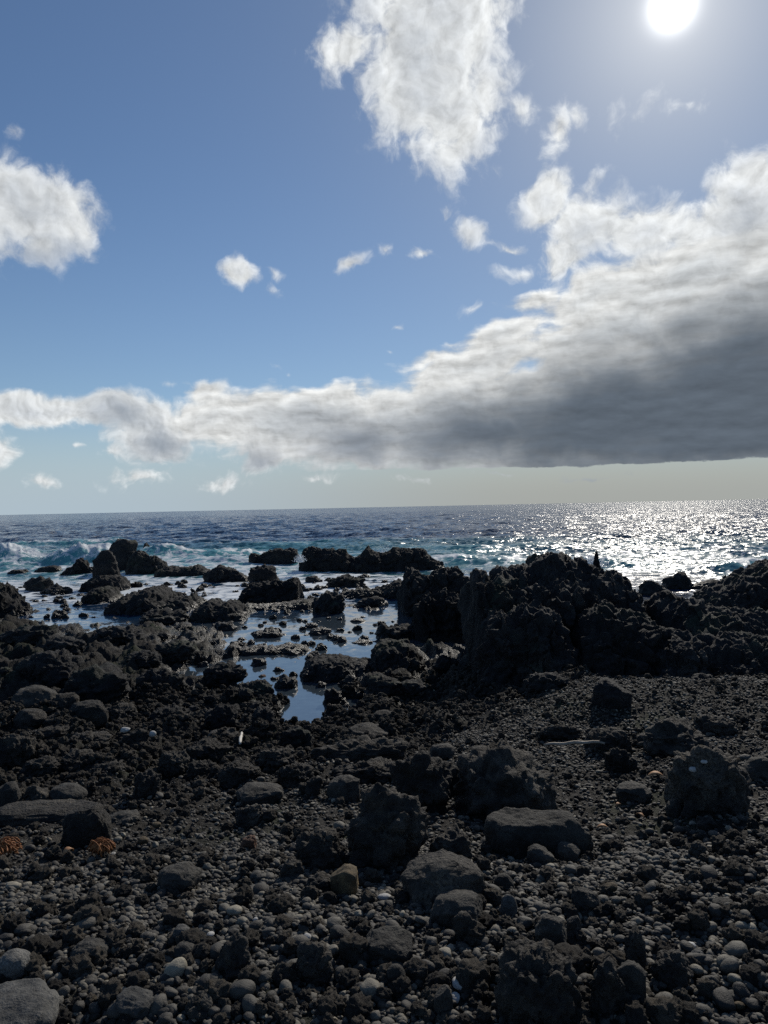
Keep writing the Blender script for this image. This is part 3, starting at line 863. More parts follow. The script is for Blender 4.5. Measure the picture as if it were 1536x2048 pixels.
outcrop([(740, 1310), (750, 1290), (772, 1282), (795, 1280), (815, 1284), (830, 1296), (842, 1312), (856, 1330)],
        1356, 'dark lava bank between the pools and the gravel', depth=1.8, seed=21)
boulder(768, 1398, 78, 48, 'rounded lava boulder on the rubble right of the near pool')
boulder(892, 1345, 54, 36, 'rough knobbly boulder at the left end of the gravel bank')
boulder(828, 1390, 58, 30, 'low dark boulder at the tip of the gravel bank')
boulder(978, 1366, 46, 38, 'dark boulder at the foot of the great outcrop, left')
boulder(1095, 1384, 92, 44, 'low peaked boulder on the gravel before the great outcrop')
boulder(1224, 1420, 74, 58, 'triangular boulder with a tail, alone on the gravel', kind='basalt', mat=M_LAVA)

# ---- the great outcrop on the right and its neighbours
great = outcrop([(945, 1195), (946, 1160), (949, 1143), (960, 1139), (969, 1142), (975, 1152), (982, 1149), (988, 1136), (998, 1130), (1007, 1134), (1012, 1139), (1026, 1134), (1038, 1130), (1050, 1132), (1060, 1130), (1070, 1118), (1080, 1110), (1088, 1105), (1098, 1102), (1108, 1105), (1118, 1105), (1130, 1105), (1136, 1113), (1143, 1120), (1150, 1122), (1155, 1116), (1161, 1113), (1172, 1117), (1178, 1126), (1188, 1133), (1206, 1136), (1211, 1146), (1220, 1142), (1235, 1141), (1244, 1144), (1250, 1152), (1256, 1166), (1260, 1180), (1263, 1200)],
        1330, 'great black lava outcrop with a thin spire rising from its crest', depth=3.6, seed=22, D=14.2, zb=0.35, front=0.9)
# its thin spire is a part of it
sp = at_y(1197, 1150, 14.2); tp_ = at_y(1195, 1098, 14.2)
P_, F_ = rock_shape(555, (0.28, 0.28, tp_[2] - sp[2] + 0.5), 'lava', 4)
hgt = P_[:, 2].max() - P_[:, 2].min(); tt = (P_[:, 2] - P_[:, 2].min()) / hgt
P_[:, :2] *= np.interp(tt, [0, .35, .75, .93, 1.0], [1.3, 1.1, .50, .34, .1])[:, None]
P_[:, 0] -= 0.04 * tt
so = link('spire', mesh_from('spire', P_, F_), M_LAVA, great)
so.location = (sp[0], sp[1], tp_[2] - P_[:, 2].max())
outcrop([(944, 1225), (949, 1180), (958, 1164), (968, 1170), (980, 1158), (992, 1168), (1006, 1164), (1020, 1174), (1036, 1170), (1050, 1186), (1062, 1215)],
        1330, 'steep broken shoulder under the left end of the great outcrop', depth=1.6, seed=23, D=13.3, zb=0.4, rough=1.35)
outcrop([(966, 1262), (980, 1236), (1000, 1222), (1016, 1226), (1034, 1212), (1056, 1206), (1072, 1214), (1090, 1210), (1108, 1224), (1124, 1246), (1136, 1272)],
        1340, 'ragged dark lava front between the great outcrop and the gravel', depth=1.5, seed=33, D=12.0, zb=0.55, rough=1.35)
outcrop([(1046, 1215), (1062, 1184), (1080, 1170), (1098, 1174), (1116, 1160), (1134, 1166), (1152, 1162), (1172, 1176), (1192, 1180), (1210, 1196), (1228, 1214), (1244, 1240)],
        1338, 'notched lava shelf below the highest part of the great outcrop', depth=1.7, seed=34, D=12.9, zb=0.5, rough=1.35)
outcrop([(1150, 1262), (1162, 1232), (1185, 1212), (1217, 1205), (1248, 1216), (1268, 1223), (1290, 1226), (1310, 1236), (1326, 1275)],
        1345, 'big rounded lava mass in shadow right of the great outcrop', depth=2.0, seed=24, D=11.8, zb=0.6)
outcrop([(1312, 1226), (1318, 1212), (1326, 1203), (1336, 1197), (1343, 1186), (1353, 1185), (1366, 1190), (1378, 1198), (1402, 1205), (1418, 1211), (1442, 1210), (1478, 1213), (1510, 1214), (1560, 1220), (1600, 1230)],
        1325, 'long lava bank with a small peak along the right edge', depth=3.0, seed=25, D=13.0, zb=0.5)
outcrop([(1290, 1292), (1320, 1270), (1360, 1262), (1400, 1266), (1440, 1260), (1480, 1262), (1520, 1268), (1580, 1280)],
        1340, 'lower rubbly lava step above the gravel at the right edge', depth=1.8, seed=26, D=11.3, zb=0.7, rough=1.3)
outcrop([(1404, 1204), (1412, 1188), (1426, 1176), (1440, 1172), (1456, 1162), (1462, 1151), (1474, 1147), (1486, 1148), (1496, 1151), (1508, 1142), (1520, 1131), (1540, 1122), (1575, 1118), (1610, 1135)],
        1218, 'high dark rock mass at the right edge of the sea', depth=3.2, seed=27, D=21.0)
boulder(1304, 1191, 52, 36, 'pyramid shaped black rock in glittering water', water=True)
boulder(1354, 1179, 54, 40, 'blocky black rock in glittering water right of the pyramid rock', water=True)
outcrop([(1378, 1172), (1390, 1166), (1405, 1164), (1420, 1160), (1432, 1158), (1440, 1166), (1452, 1174)], 1180, 'low line of rocks in the glitter near the right edge', depth=1.2, seed=28)
boulder(1068, 1338, 70, 24, 'squat lava block at the foot of the great outcrop', deep=0.7)
boulder(1345, 1352, 60, 26, 'dark lava lump at the top of the gravel beach')
boulder(1470, 1356, 74, 30, 'broad lava lump at the top of the gravel beach near the right edge')
boulder(1405, 1362, 40, 18, 'small lava lump between two larger ones above the gravel')

# ---- boulders of the left shore
boulder(190, 1412, 132, 80, 'largest round-backed dark boulder of the left shore')
boulder(72, 1424, 76, 48, 'pale tan rounded boulder on the left shore', mat=M_BASALT, kind='basalt')
boulder(100, 1372, 110, 66, 'dark humped boulder above the pale tan one')
boulder(132, 1312, 72, 38, 'squat dark boulder behind the left shore hump')
boulder(240, 1290, 90, 40, 'wide dark lava lump in the middle of the left lava field')
boulder(60, 1290, 100, 40, 'broad low lava lump near the left edge')
boulder(330, 1250, 90, 34, 'low lava rise near the large pool on the left side')
boulder(285, 1335, 70, 34, 'lava lump beside a tiny pool on the left shore')
boulder(355, 1322, 74, 40, 'dark lava lump left of the near pool')
boulder(320, 1392, 90, 56, 'greenish rough boulder in the middle of the left shore')
boulder(182, 1400, 36, 22, 'small grey stone perched before the largest left boulder', mat=M_LAVA_DRY)
boulder(132, 1428, 58, 38, 'blunt grey boulder right of the pale tan one', mat=M_LAVA_DRY)
boulder(180, 1455, 74, 54, 'angular dark boulder below the largest left boulder', mat=M_LAVA_DRY, kind='basalt')
boulder(62, 1456, 60, 36, 'squared boulder under the pale tan one', mat=M_LAVA_DRY, kind='basalt')
boulder(112, 1462, 54, 34, 'dark boulder between the squared one and the angular one', mat=M_LAVA_DRY)
boulder(238, 1448, 74, 40, 'flat grey boulder in the left boulder field', mat=M_LAVA_DRY)
boulder(445, 1462, 78, 62, 'tall dark green boulder in the centre left', mat=M_LAVA)
boulder(340, 1455, 90, 46, 'wide lava boulder left of the tall dark green one', mat=M_LAVA)
boulder(270, 1500, 66, 46, 'rounded grey boulder before the white shell', mat=M_LAVA_DRY)
boulder(95, 1490, 90, 40, 'rough brown lava boulder at the left, under the squared one', mat=M_LAVA_DRY)
boulder(180, 1492, 84, 34, 'broad brown lava rubble block left of the white shell', mat=M_LAVA_DRY)
boulder(30, 1530, 80, 60, 'dark boulder cut by the left edge', mat=M_LAVA_DRY)
boulder(445, 1492, 72, 36, 'smooth rounded boulder behind the short bleached stick', mat=M_LAVA_DRY, kind='round')
boulder(418, 1524, 100, 48, 'dark lava boulder before the short bleached stick', mat=M_LAVA_DRY)
boulder(345, 1546, 64, 46, 'upright lava boulder right of the white shell', mat=M_LAVA_DRY)
boulder(405, 1560, 66, 46, 'lava boulder left of the wide central hump', mat=M_LAVA_DRY)
boulder(480, 1572, 92, 56, 'wide lava hump under the bleached stick', mat=M_LAVA_DRY)
boulder(292, 1604, 62, 62, 'tall round-topped brown boulder in the left foreground', mat=M_LAVA_DRY)
boulder(136, 1610, 74, 40, 'smooth egg shaped grey boulder at the left', mat=M_BASALT, kind='round')
boulder(72, 1616, 52, 44, 'dark boulder left of the egg shaped grey one', mat=M_LAVA_DRY)
boulder(18, 1618, 44, 50, 'grey weathered boulder at the left edge', mat=M_BASALT, kind='basalt')
boulder(92, 1648, 190, 36, 'long flat lava ledge at the left edge', mat=M_LAVA_DRY, kind='slab', deep=0.5, rot=0.05)
boulder(175, 1690, 92, 76, 'angular dark block ending the flat ledge', mat=M_LAVA_DRY, kind='basalt')
boulder(245, 1650, 70, 26, 'thin layered slab right of the angular dark block', mat=M_BASALT, kind='slab')
boulder(150, 1542, 80, 40, 'rough brown boulder in the left boulder field', mat=M_LAVA_DRY)
boulder(85, 1556, 70, 42, 'rough brown boulder above the egg shaped grey one', mat=M_LAVA_DRY)
boulder(222, 1560, 70, 40, 'lava boulder above the round-topped brown one', mat=M_LAVA_DRY)

# ---- middle foreground
boulder(770, 1460, 62, 44, 'squared grey boulder at the near end of the pools', kind='basalt', mat=M_LAVA_DRY)
boulder(735, 1482, 100, 40, 'layered grey lava block in the middle', mat=M_LAVA_DRY, kind='slab')
boulder(590, 1500, 80, 56, 'dark lava boulder below the near pool', mat=M_LAVA)
boulder(530, 1470, 70, 60, 'rough dark lava boulder left below the near pool', mat=M_LAVA)
boulder(555, 1536, 90, 44, 'greenish flat boulder in the centre', mat=M_LAVA_DRY)
boulder(590, 1572, 84, 52, 'greenish lava boulder in the centre', mat=M_LAVA_DRY)
boulder(720, 1530, 190, 52, 'long dark lava bar across the centre', mat=M_LAVA_DRY, deep=0.5, rot=0.0)
boulder(745, 1565, 170, 46, 'brown lava bar under the long dark one', mat=M_LAVA_DRY, deep=0.5, rot=0.0)
boulder(628, 1604, 40, 52, 'narrow upright boulder left of the pale-topped one', mat=M_LAVA_DRY)
boulder(690, 1608, 72, 60, 'pale-topped faceted boulder in the centre', mat=M_BASALT, kind='basalt')
boulder(848, 1636, 136, 132, 'tall dark pointed boulder in the centre', mat=M_LAVA_DRY)
boulder(1010, 1640, 212, 150, 'largest black boulder of the foreground, right of centre', mat=M_LAVA_DRY)
boulder(882, 1516, 54, 32, 'pale weathered stone behind the largest black boulder', mat=M_BASALT, kind='basalt')
boulder(770, 1735, 176, 158, 'broad black boulder with mossy brown top in the centre foreground', mat=M_LAVA_DRY)
boulder(898, 1732, 100, 76, 'dark rounded boulder right of the mossy topped one', mat=M_LAVA_DRY)
boulder(642, 1745, 108, 82, 'rough dark boulder left of the mossy topped one', mat=M_LAVA_DRY)
boulder(1076, 1712, 206, 84, 'long flat-topped grey slab in the right foreground', mat=M_BASALT, kind='slab', name='slab_rock', cat='slab', deep=0.55, rot=-0.08, tilt=(0, 4))
boulder(520, 1606, 96, 44, 'low grey stony block with pale specks in the centre left', mat=M_BASALT, kind='basalt')
boulder(503, 1652, 66, 44, 'dark lava stone on the gravel in the centre left', mat=M_LAVA_DRY)
boulder(498, 1712, 36, 40, 'brown pitted stone on the gravel in the centre left', mat=M_RUST)
boulder(355, 1788, 88, 52, 'angular dark grey boulder on the left gravel', mat=M_BASALT, kind='basalt')
boulder(585, 1762, 52, 44, 'grey pitted boulder left of the tan stone', mat=M_LAVA_DRY)
boulder(690, 1790, 60, 56, 'tan angular stone with an ochre edge', mat=M_TAN, kind='basalt', name='tan_stone', cat='stone')
boulder(640, 1790, 70, 40, 'dark lava stone left of the tan angular stone', mat=M_LAVA_DRY)
boulder(890, 1822, 160, 98, 'large dark blunt boulder in the lower centre', mat=M_LAVA_DRY, kind='basalt')
boulder(912, 1856, 112, 66, 'faceted grey boulder in front of the blunt one', mat=M_BASALT, kind='basalt')
boulder(930, 1890, 54, 58, 'upright rough stone before the faceted grey boulder', mat=M_LAVA_DRY)
boulder(1082, 1736, 58, 40, 'grey rounded boulder at the left foot of the slab', mat=M_BASALT, kind='basalt')
boulder(1135, 1722, 52, 36, 'grey rounded boulder at the right foot of the slab', mat=M_BASALT, kind='basalt')
boulder(1008, 1785, 42, 34, 'smooth round boulder below the slab', mat=M_BASALT, kind='round')
boulder(1172, 1836, 64, 52, 'brown rounded boulder right of the lower centre', mat=M_LAVA_DRY, kind='basalt')
boulder(1104, 1905, 70, 62, 'smooth grey wedge boulder in the lower right of centre', mat=M_BASALT, kind='basalt')
boulder(1148, 1882, 30, 44, 'narrow grey stone leaning beside the wedge boulder', mat=M_BASALT, kind='basalt')
boulder(1018, 1842, 36, 46, 'oblong leaning grey stone', mat=M_GREY, kind='round')
boulder(775, 1930, 118, 54, 'blue-grey angular stone with a pale ridge', mat=M_BASALT, kind='basalt')
boulder(625, 1972, 92, 70, 'dark knobbly lava stone in the lower centre', mat=M_LAVA_DRY)
boulder(468, 1968, 74, 76, 'dark pitted lava block at the lower left of centre', mat=M_LAVA_DRY)
boulder(792, 1982, 46, 42, 'rounded brown-grey stone in the lower centre', mat=M_BASALT, kind='round')
boulder(888, 2044, 44, 54, 'upright rounded stone at the bottom edge', mat=M_BASALT, kind='basalt')
boulder(1075, 2062, 166, 120, 'largest knobbly lava boulder at the bottom edge', mat=M_LAVA_DRY)
boulder(1212, 2040, 80, 96, 'dark lava boulder with a pale chip at the lower right', mat=M_LAVA_DRY)
boulder(1262, 2010, 60, 66, 'smooth grey peaked stone behind the chipped boulder', mat=M_BASALT, kind='basalt')
boulder(1272, 1950, 44, 76, 'tall narrow black stone standing in the right foreground', mat=M_LAVA_DRY)
boulder(1345, 1978, 84, 62, 'black knobbly stone at the lower right', mat=M_LAVA_DRY)
boulder(1082, 1955, 76, 52, 'dark lava stone below the wedge boulder', mat=M_LAVA_DRY)
boulder(1396, 1932, 28, 22, 'smooth greenish grey cobble beside the black knobbly stone', mat=M_GREY, kind='round', name='cobble', cat='cobble')
boulder(24, 2110, 165, 72, 'large weathered grey boulder in the bottom left corner', mat=M_GREY, kind='basalt')
boulder(26, 1962, 66, 46, 'smooth oblong grey cobble at the left edge', mat=M_GREY, kind='round', rot=0.7, name='cobble', cat='cobble')
boulder(180, 1928, 74, 36, 'flat-topped pale brown stone at the lower left', mat=M_BASALT, kind='slab')
boulder(270, 2048, 90, 44, 'pale flat lava stone at the bottom left', mat=M_GREY, kind='slab')
boulder(410, 2052, 80, 44, 'dark rounded stone at the bottom edge, left', mat=M_LAVA_DRY)
boulder(364, 1888, 40, 28, 'angular stone with a light facet at the lower left', mat=M_GREY, kind='basalt')
boulder(372, 1930, 56, 32, 'grey pitted stone left of the dark lava block', mat=M_BASALT, kind='basalt')
boulder(302, 1952, 34, 20, 'smooth oval tan-grey cobble at the lower left', mat=M_GREY, kind='round', name='cobble', cat='cobble')

# ---- right foreground
boulder(1120, 1480, 88, 32, 'low flat dark boulder on the right gravel', mat=M_LAVA_DRY, deep=0.6)
boulder(1215, 1508, 96, 54, 'dark rounded boulder above the driftwood stick', mat=M_LAVA_DRY)
boulder(1345, 1518, 130, 76, 'wide dark boulder pile on the right', mat=M_LAVA_DRY)
boulder(1432, 1474, 84, 42, 'dark flat boulder behind the wide pile', mat=M_LAVA_DRY)
boulder(1242, 1544, 68, 54, 'boulder touching the right end of the driftwood stick', mat=M_LAVA_DRY)
boulder(1415, 1640, 148, 138, 'big black boulder with two white stones on it', mat=M_LAVA_DRY)
boulder(1520, 1568, 70, 54, 'pale-topped boulder at the right edge', mat=M_BASALT, kind='basalt')
boulder(1268, 1606, 70, 40, 'grey broken slab on the right gravel', mat=M_BASALT, kind='slab')
boulder(1350, 1638, 34, 36, 'blunt grey stone left of the big black boulder', mat=M_BASALT, kind='basalt')
boulder(1412, 1664, 40, 28, 'pointed dark stone in front of the big black boulder', mat=M_LAVA_DRY)
boulder(1066, 1560, 52, 40, 'dark lumpy stone right of the largest black boulder', mat=M_LAVA_DRY)
boulder(1448, 1828, 42, 22, 'flat dark stone on the fine gravel at right', mat=M_BASALT, kind='slab')
boulder(1395, 1720, 36, 32, 'dark stone on the pebbles at right', mat=M_LAVA_DRY)

# ------------------------------------------------------------------ loose stones
NX = np.array([n_[1] for n_ in NAMED]); NY = np.array([n_[2] for n_ in NAMED])
ORD = ['', 'second ', 'third ', 'fourth ', 'fifth ', 'sixth ', 'seventh ', 'eighth ', 'ninth ', 'tenth ', 'eleventh ', 'twelfth ']
PENDING = {}
def short(label, room):
    """the label of a named stone, cut at a joint so that it fits"""
    words = label.replace(',', '').split()
    if len(words) <= room: return ' '.join(words)
    for cut in range(room, 3, -1):
        if words[cut] in ('with', 'of', 'on', 'in', 'at', 'beside', 'behind', 'below', 'before', 'right', 'left', 'above', 'under', 'between', 'from', 'along', 'running', 'rising', 'standing', 'beyond', 'near', 'to'):
            return ' '.join(words[:cut])
    return ' '.join(words[:room])
def neighbour_label(o, noun, x, y):
    """say which stone it is by the named stone next to it; settle the order when all are placed"""
    d = np.hypot(NX - x, NY - y); k = int(np.argmin(d))
    dx, dy = x - NX[k], y - NY[k]
    rel = ('left of' if dx < 0 else 'right of') if abs(dx) > abs(dy) else ('in front of' if dy < 0 else 'behind')
    txt = noun + ' ' + rel + ' the '
    txt += short(NAMED[k][0], 15 - len(txt.split()))
    PENDING.setdefault(txt, []).append((float(d[k]), o))
def settle_labels():
    for txt, lst in PENDING.items():
        lst.sort(key=lambda t: t[0])
        for n_, (dd, o) in enumerate(lst):
            o['label'] = ORD[min(n_, len(ORD) - 1)] + txt
rs = np.random.RandomState(5)
def proto(kind, seed, dims, sub, mat, name):
    me = rock_mesh(name, seed, dims, kind, sub); me.materials.append(mat); return me
COB = [proto('round', 900 + k, (1, rs.uniform(.65, .95), rs.uniform(.45, .75)), 3, M_PEBBLE, 'cobble') for k in range(9)]
ANG = [proto('basalt', 930 + k, (1, rs.uniform(.7, .95), rs.uniform(.5, .8)), 3, M_PEBBLE, 'cobble') for k in range(5)]
def clink(k, sub=4):
    P, F = rock_shape(960 + k, (1, rs.uniform(.75, 1.0), rs.uniform(.65, .95)), 'lava', sub)
    n = ico(sub)[0]
    P = P + n * (0.05 * billow(P * 4.5 + k, 3, 0.6))[:, None]
    me = mesh_from('lava_stone', P, F); me.materials.append(M_CLINKER); return me
CLK = [clink(k) for k in range(9)]

def scatter(n, sizes, meshes, name, cat, noun, group, pys=(1470, 2050), pxs=(-20, 1556), bias=1.0):
    for _ in range(n):
        px = rs.uniform(*pxs); py = pys[0] + (pys[1] - pys[0]) * rs.uniform() ** bias
        x, y, g = hit(px, py)
        s = rs.uniform(*sizes) * (0.8 + 0.5 * rs.uniform() ** 3)
        o = bpy.data.objects.new(name, meshes[rs.randint(len(meshes))]); COL.objects.link(o)
        o.scale = (s, s, s)
        o.location = (x, y, ground1(x, y, True) + 0.27 * s)
        o.rotation_euler = (rs.normal(0, .25), rs.normal(0, .25), rs.uniform(0, 6.28))
        tag(o, None, cat, group)
        med = 0.5 * (sizes[0] + sizes[1])
        neighbour_label(o, ('small ' if s < med * 0.92 else 'large ' if s > med * 1.18 else '') + noun, x, y)
scatter(290, (0.045, 0.085), COB + ANG, 'cobble', 'cobble', 'rounded grey cobble', 'loose grey cobbles on the gravel', bias=0.8)
scatter(420, (0.055, 0.115), CLK, 'lava_stone', 'stone', 'knobbly dark lava stone', 'loose lava stones on the beach', bias=0.8)
scatter(22, (0.035, 0.055), COB, 'white_stone', 'stone', 'pale rounded pebble', 'pale pebbles on the gravel', bias=0.9)
for o in COL.objects:
    if o.name.startswith('white_stone'):
        o.material_slots[0].link = 'OBJECT'; o.material_slots[0].material = M_WHITE

# rubble of the lava field, one by one where it shows, along the pools and banks
def rubble(n, zone):
    for _ in range(n):
        cx, cy, rx, ry = zone
        px, py = cx + rx * rs.normal() * 0.6, cy + ry * rs.normal() * 0.6
        x, y, g = hit(px, py)
        s = rs.uniform(0.09, 0.30) * (y / 15) ** 0.5
        o = bpy.data.objects.new('lava_lump', CLK[rs.randint(len(CLK))]); COL.objects.link(o)
        o.scale = (s, s * rs.uniform(.8, 1.2), s * rs.uniform(.7, 1.1))
        o.location = (x, y, max(ground1(x, y, True), -0.06) + 0.20 * s)
        o.rotation_euler = (rs.normal(0, .4), rs.normal(0, .4), rs.uniform(0, 6.28))
        o.material_slots[0].link = 'OBJECT'; o.material_slots[0].material = M_LAVA
        tag(o, None, 'rock', 'lava rubble round the tide pools')
        neighbour_label(o, ('small ' if s < 0.13 else 'larger ' if s > 0.2 else '') + 'black lava lump', x, y)
rubble(34, (490, 1400, 70, 40))
rubble(36, (725, 1398, 60, 42))
rubble(50, (540, 1300, 120, 16))
rubble(60, (640, 1240, 170, 34))
rubble(24, (330, 1260, 180, 60))
rubble(30, (760, 1190, 90, 25))
rubble(24, (120, 1230, 130, 24))
rubble(14, (180, 1350, 200, 60))
rubble(30, (110, 1188, 110, 18))
rubble(44, (420, 1176, 150, 12))
rubble(44, (650, 1180, 130, 14))

# stones that ended up wholly behind or under others are left out
bpy.context.view_layer.update()
_dg = bpy.context.evaluated_depsgraph_get()
_eye = Vector((0, 0, CAM_Z))
def in_view(o):
    s = max(o.scale)
    for a, c in ((0, .25), (.25, .15), (-.25, .15), (0, .0), (.12, .3), (-.12, .3)):
        p = o.location + Vector((a * s, 0, c * s))
        ok, loc, nn_, ii, ob, mm = scene.ray_cast(_dg, _eye, (p - _eye).normalized())
        if ok and ob.name == o.name:
            return True
    return False
_vis = {o.name: in_view(o) for lst in PENDING.values() for _, o in lst}
for key in list(PENDING):
    PENDING[key] = [t for t in PENDING[key] if _vis[t[1].name]]
settle_labels()
for nm in [k for k, v in _vis.items() if not v]:
    bpy.data.objects.remove(bpy.data.objects[nm])
print('STONES kept', sum(_vis.values()), 'of', len(_vis))

# ------------------------------------------------------------------ pebbles too many to count: instanced on points
def instanced(name, label, meshes, XY, size, squash=1.0):
    col = bpy.data.collections.new(name + '_shapes')
    for k, me in enumerate(meshes):
        col.objects.link(bpy.data.objects.new(name + '_shape', me))
    n = len(XY)
    z = ground(XY[:, 0], XY[:, 1])
    pts = np.stack([XY[:, 0], XY[:, 1], z + 0.20 * size], -1)
    me = bpy.data.meshes.new(name)
    me.vertices.add(n); me.vertices.foreach_set('co', np.ascontiguousarray(pts, np.float32).ravel())
    at = me.attributes.new('rot', 'FLOAT_VECTOR', 'POINT')
    rot = np.stack([rs.normal(0, .3, n), rs.normal(0, .3, n), rs.uniform(0, 6.28, n)], -1)
    at.data.foreach_set('vector', rot.astype(np.float32).ravel())
    set_attr(me, 'size', size)
    o = link(name, me)
    ng = bpy.data.node_groups.new(name, 'GeometryNodeTree')
    ng.interface.new_socket('Geometry', in_out='INPUT', socket_type='NodeSocketGeometry')
    ng.interface.new_socket('Geometry', in_out='OUTPUT', socket_type='NodeSocketGeometry')
    N = NT(ng)
    gi = N.node('NodeGroupInput'); go = N.node('NodeGroupOutput')
    ci = N.node('GeometryNodeCollectionInfo'); ci.inputs['Collection'].default_value = col
    ci.inputs['Separate Children'].default_value = True; ci.inputs['Reset Children'].default_value = True
    a1 = N.node('GeometryNodeInputNamedAttribute', data_type='FLOAT_VECTOR'); a1.inputs['Name'].default_value = 'rot'
    a2 = N.node('GeometryNodeInputNamedAttribute', data_type='FLOAT'); a2.inputs['Name'].default_value = 'size'
    ip = N.node('GeometryNodeInstanceOnPoints')
    ip.inputs['Pick Instance'].default_value = True
    m2p = N.node('GeometryNodeMeshToPoints')
    N.l.new(gi.outputs[0], m2p.inputs[0]); N.l.new(m2p.outputs[0], ip.inputs['Points'])
    N.l.new(ci.outputs[0], ip.inputs['Instance'])
    N.l.new(a1.outputs[0], ip.inputs['Rotation']); N.l.new(a2.outputs[0], ip.inputs['Scale'])
    N.l.new(ip.outputs[0], go.inputs[0])
    md = o.modifiers.new('scatter', 'NODES'); md.node_group = ng
    tag(o, label, kind='stuff')
    return o

def beach_points(n, r0, r1, power=1.0):
    """random points of the wedge in front of the camera"""
    r = np.sqrt(rs.uniform(0, 1, n) ** power * (r1 ** 2 - r0 ** 2) + r0 ** 2)
    a = np.radians(rs.uniform(-1, 1, n) * np.where(r < 7, 62, 48))
    return np.stack([r * np.sin(a), r * np.cos(a)], -1)

xy = np.concatenate([beach_points(80000, 1.2, 4.5), beach_points(125000, 4.5, 12.5)])
lv = lava_amount(xy[:, 0], xy[:, 1]); pm = pool_mask(xy[:, 0], xy[:, 1])
cl = fbm(np.stack([xy[:, 0] * 0.9, xy[:, 1] * 0.9, 0 * xy[:, 0]], -1), 3)
keep = (rs.uniform(size=len(xy)) > lv * 0.85) & (pm < 0.3) & (ground_low(xy[:, 0], xy[:, 1]) > 0.12)
keep &= rs.uniform(size=len(xy)) < np.clip(0.85 - 0.45 * cl, 0.2, 1)
xy = xy[keep]
sz = 0.013 + 0.022 * rs.uniform(size=len(xy)) ** 1.8 + 0.03 * rs.uniform(size=len(xy)) ** 7
instanced('pebbles', 'small rounded grey pebbles covering the beach', COB + ANG, xy, sz)
xy = np.concatenate([beach_points(16000, 1.2, 4.5), beach_points(46000, 4.5, 13.5)])
lv = lava_amount(xy[:, 0], xy[:, 1]); pm = pool_mask(xy[:, 0], xy[:, 1])
cl = fbm(np.stack([xy[:, 0] * 0.9, xy[:, 1] * 0.9, 0 * xy[:, 0]], -1), 3)
keep = (rs.uniform(size=len(xy)) < np.clip(0.22 + 0.65 * lv + 0.5 * cl, 0.06, 1)) & (pm < 0.4)
xy = xy[keep]
sz = 0.020 + 0.045 * rs.uniform(size=len(xy)) ** 2 + 0.05 * rs.uniform(size=len(xy)) ** 6 + 0.03 * lava_amount(xy[:, 0], xy[:, 1])
instanced('lava_gravel', 'dark knobbly lava gravel between the stones', CLK, xy, sz)

# ------------------------------------------------------------------ driftwood, husks, shells
def tube(path, radii, seg=8):
    path = np.array(path, np.float32); n = len(path); V = []
    for k in range(n):
        t = path[min(k + 1, n - 1)] - path[max(k - 1, 0)]; t /= np.linalg.norm(t) + 1e-9
        u = np.cross(t, (0.1, 0.2, 1.0)); u /= np.linalg.norm(u); w = np.cross(t, u)
        for j in range(seg):
            a = 2 * math.pi * j / seg
            V.append(path[k] + radii[k] * (math.cos(a) * u + math.sin(a) * w))
    F = [[k * seg + j, k * seg + (j + 1) % seg, (k + 1) * seg + (j + 1) % seg, (k + 1) * seg + j] for k in range(n - 1) for j in range(seg)]
    V.append(path[0]); V.append(path[-1]); i0, i1 = len(V) - 2, len(V) - 1
    F += [[i0, (j + 1) % seg, j, i0] for j in range(seg)] + [[i1, (n - 1) * seg + j, (n - 1) * seg + (j + 1) % seg, i1] for j in range(seg)]
    return np.array(V, np.float32), F

def pydata(name, V, F, mat, loc):
    me = bpy.data.meshes.new(name)
    me.from_pydata([tuple(map(float, v)) for v in V], [], [tuple(dict.fromkeys(f)) for f in F])
    me.polygons.foreach_set('use_smooth', [True] * len(me.polygons)); me.update()
    o = link(name, me, mat); o.location = loc
    return o

def stick(px0, py0, px1, py1, rad, label, mat, lift=0.03, bend=0.02, name='driftwood_stick'):
    a = np.array(hit(px0, py0)); b = np.array(hit(px1, py1))
    a[2] = ground1(a[0], a[1], True) + lift; b[2] = ground1(b[0], b[1], True) + lift
    n = 14; pts = []
    for k in range(n):
        t = k / (n - 1); p = a * (1 - t) + b * t
        p[2] += bend * math.sin(t * 3.1) + 0.006 * math.sin(t * 17); p[1] += 0.012 * math.sin(t * 9 + 1)
        pts.append(p - a)
    rr = [rad * (0.55 + 0.45 * math.sin(0.3 + 2.6 * k / (n - 1))) for k in range(n)]
    V, F = tube(pts, rr)
    return tag(pydata(name, V, F, mat, a), label, 'driftwood')
stick(1090, 1516, 1216, 1508, 0.016, 'thin pale driftwood stick lying left of a dark boulder at right', M_DRIFT, lift=0.10)
stick(480, 1506, 484, 1478, 0.018, 'short bleached stick lying on dark lava, pointing at the viewer', M_BONE, lift=0.16, bend=0.0, name='bleached_stick')
def pale(px, py, w, label, mat=M_WHITE, lift=0.5, kind='round', name='white_stone', cat='stone', squash=0.6, back=0.0):
    _seed[0] += 1
    x, y, g = hit(px, py); s = w * math.hypot(y, CAM_Z - g) / FPX
    me = rock_mesh(name, _seed[0], (s, s * .8, s * squash), kind, 3)
    o = link(name, me, mat); o.location = (x, y - back, ground1(x, y, True) + lift * s)
    return tag(o, label, cat)
pale(263, 1530, 18, 'small white broken shell among the brown boulders at left', kind='basalt', name='shell', cat='shell', lift=2.5, back=.15)
pale(315, 1494, 13, 'pale round shell between dark boulders at left', name='shell', cat='shell', squash=.9, lift=2.5, back=.15)
bb = [o for o in COL.objects if o.get('label', '').startswith('big black boulder with two')][0]
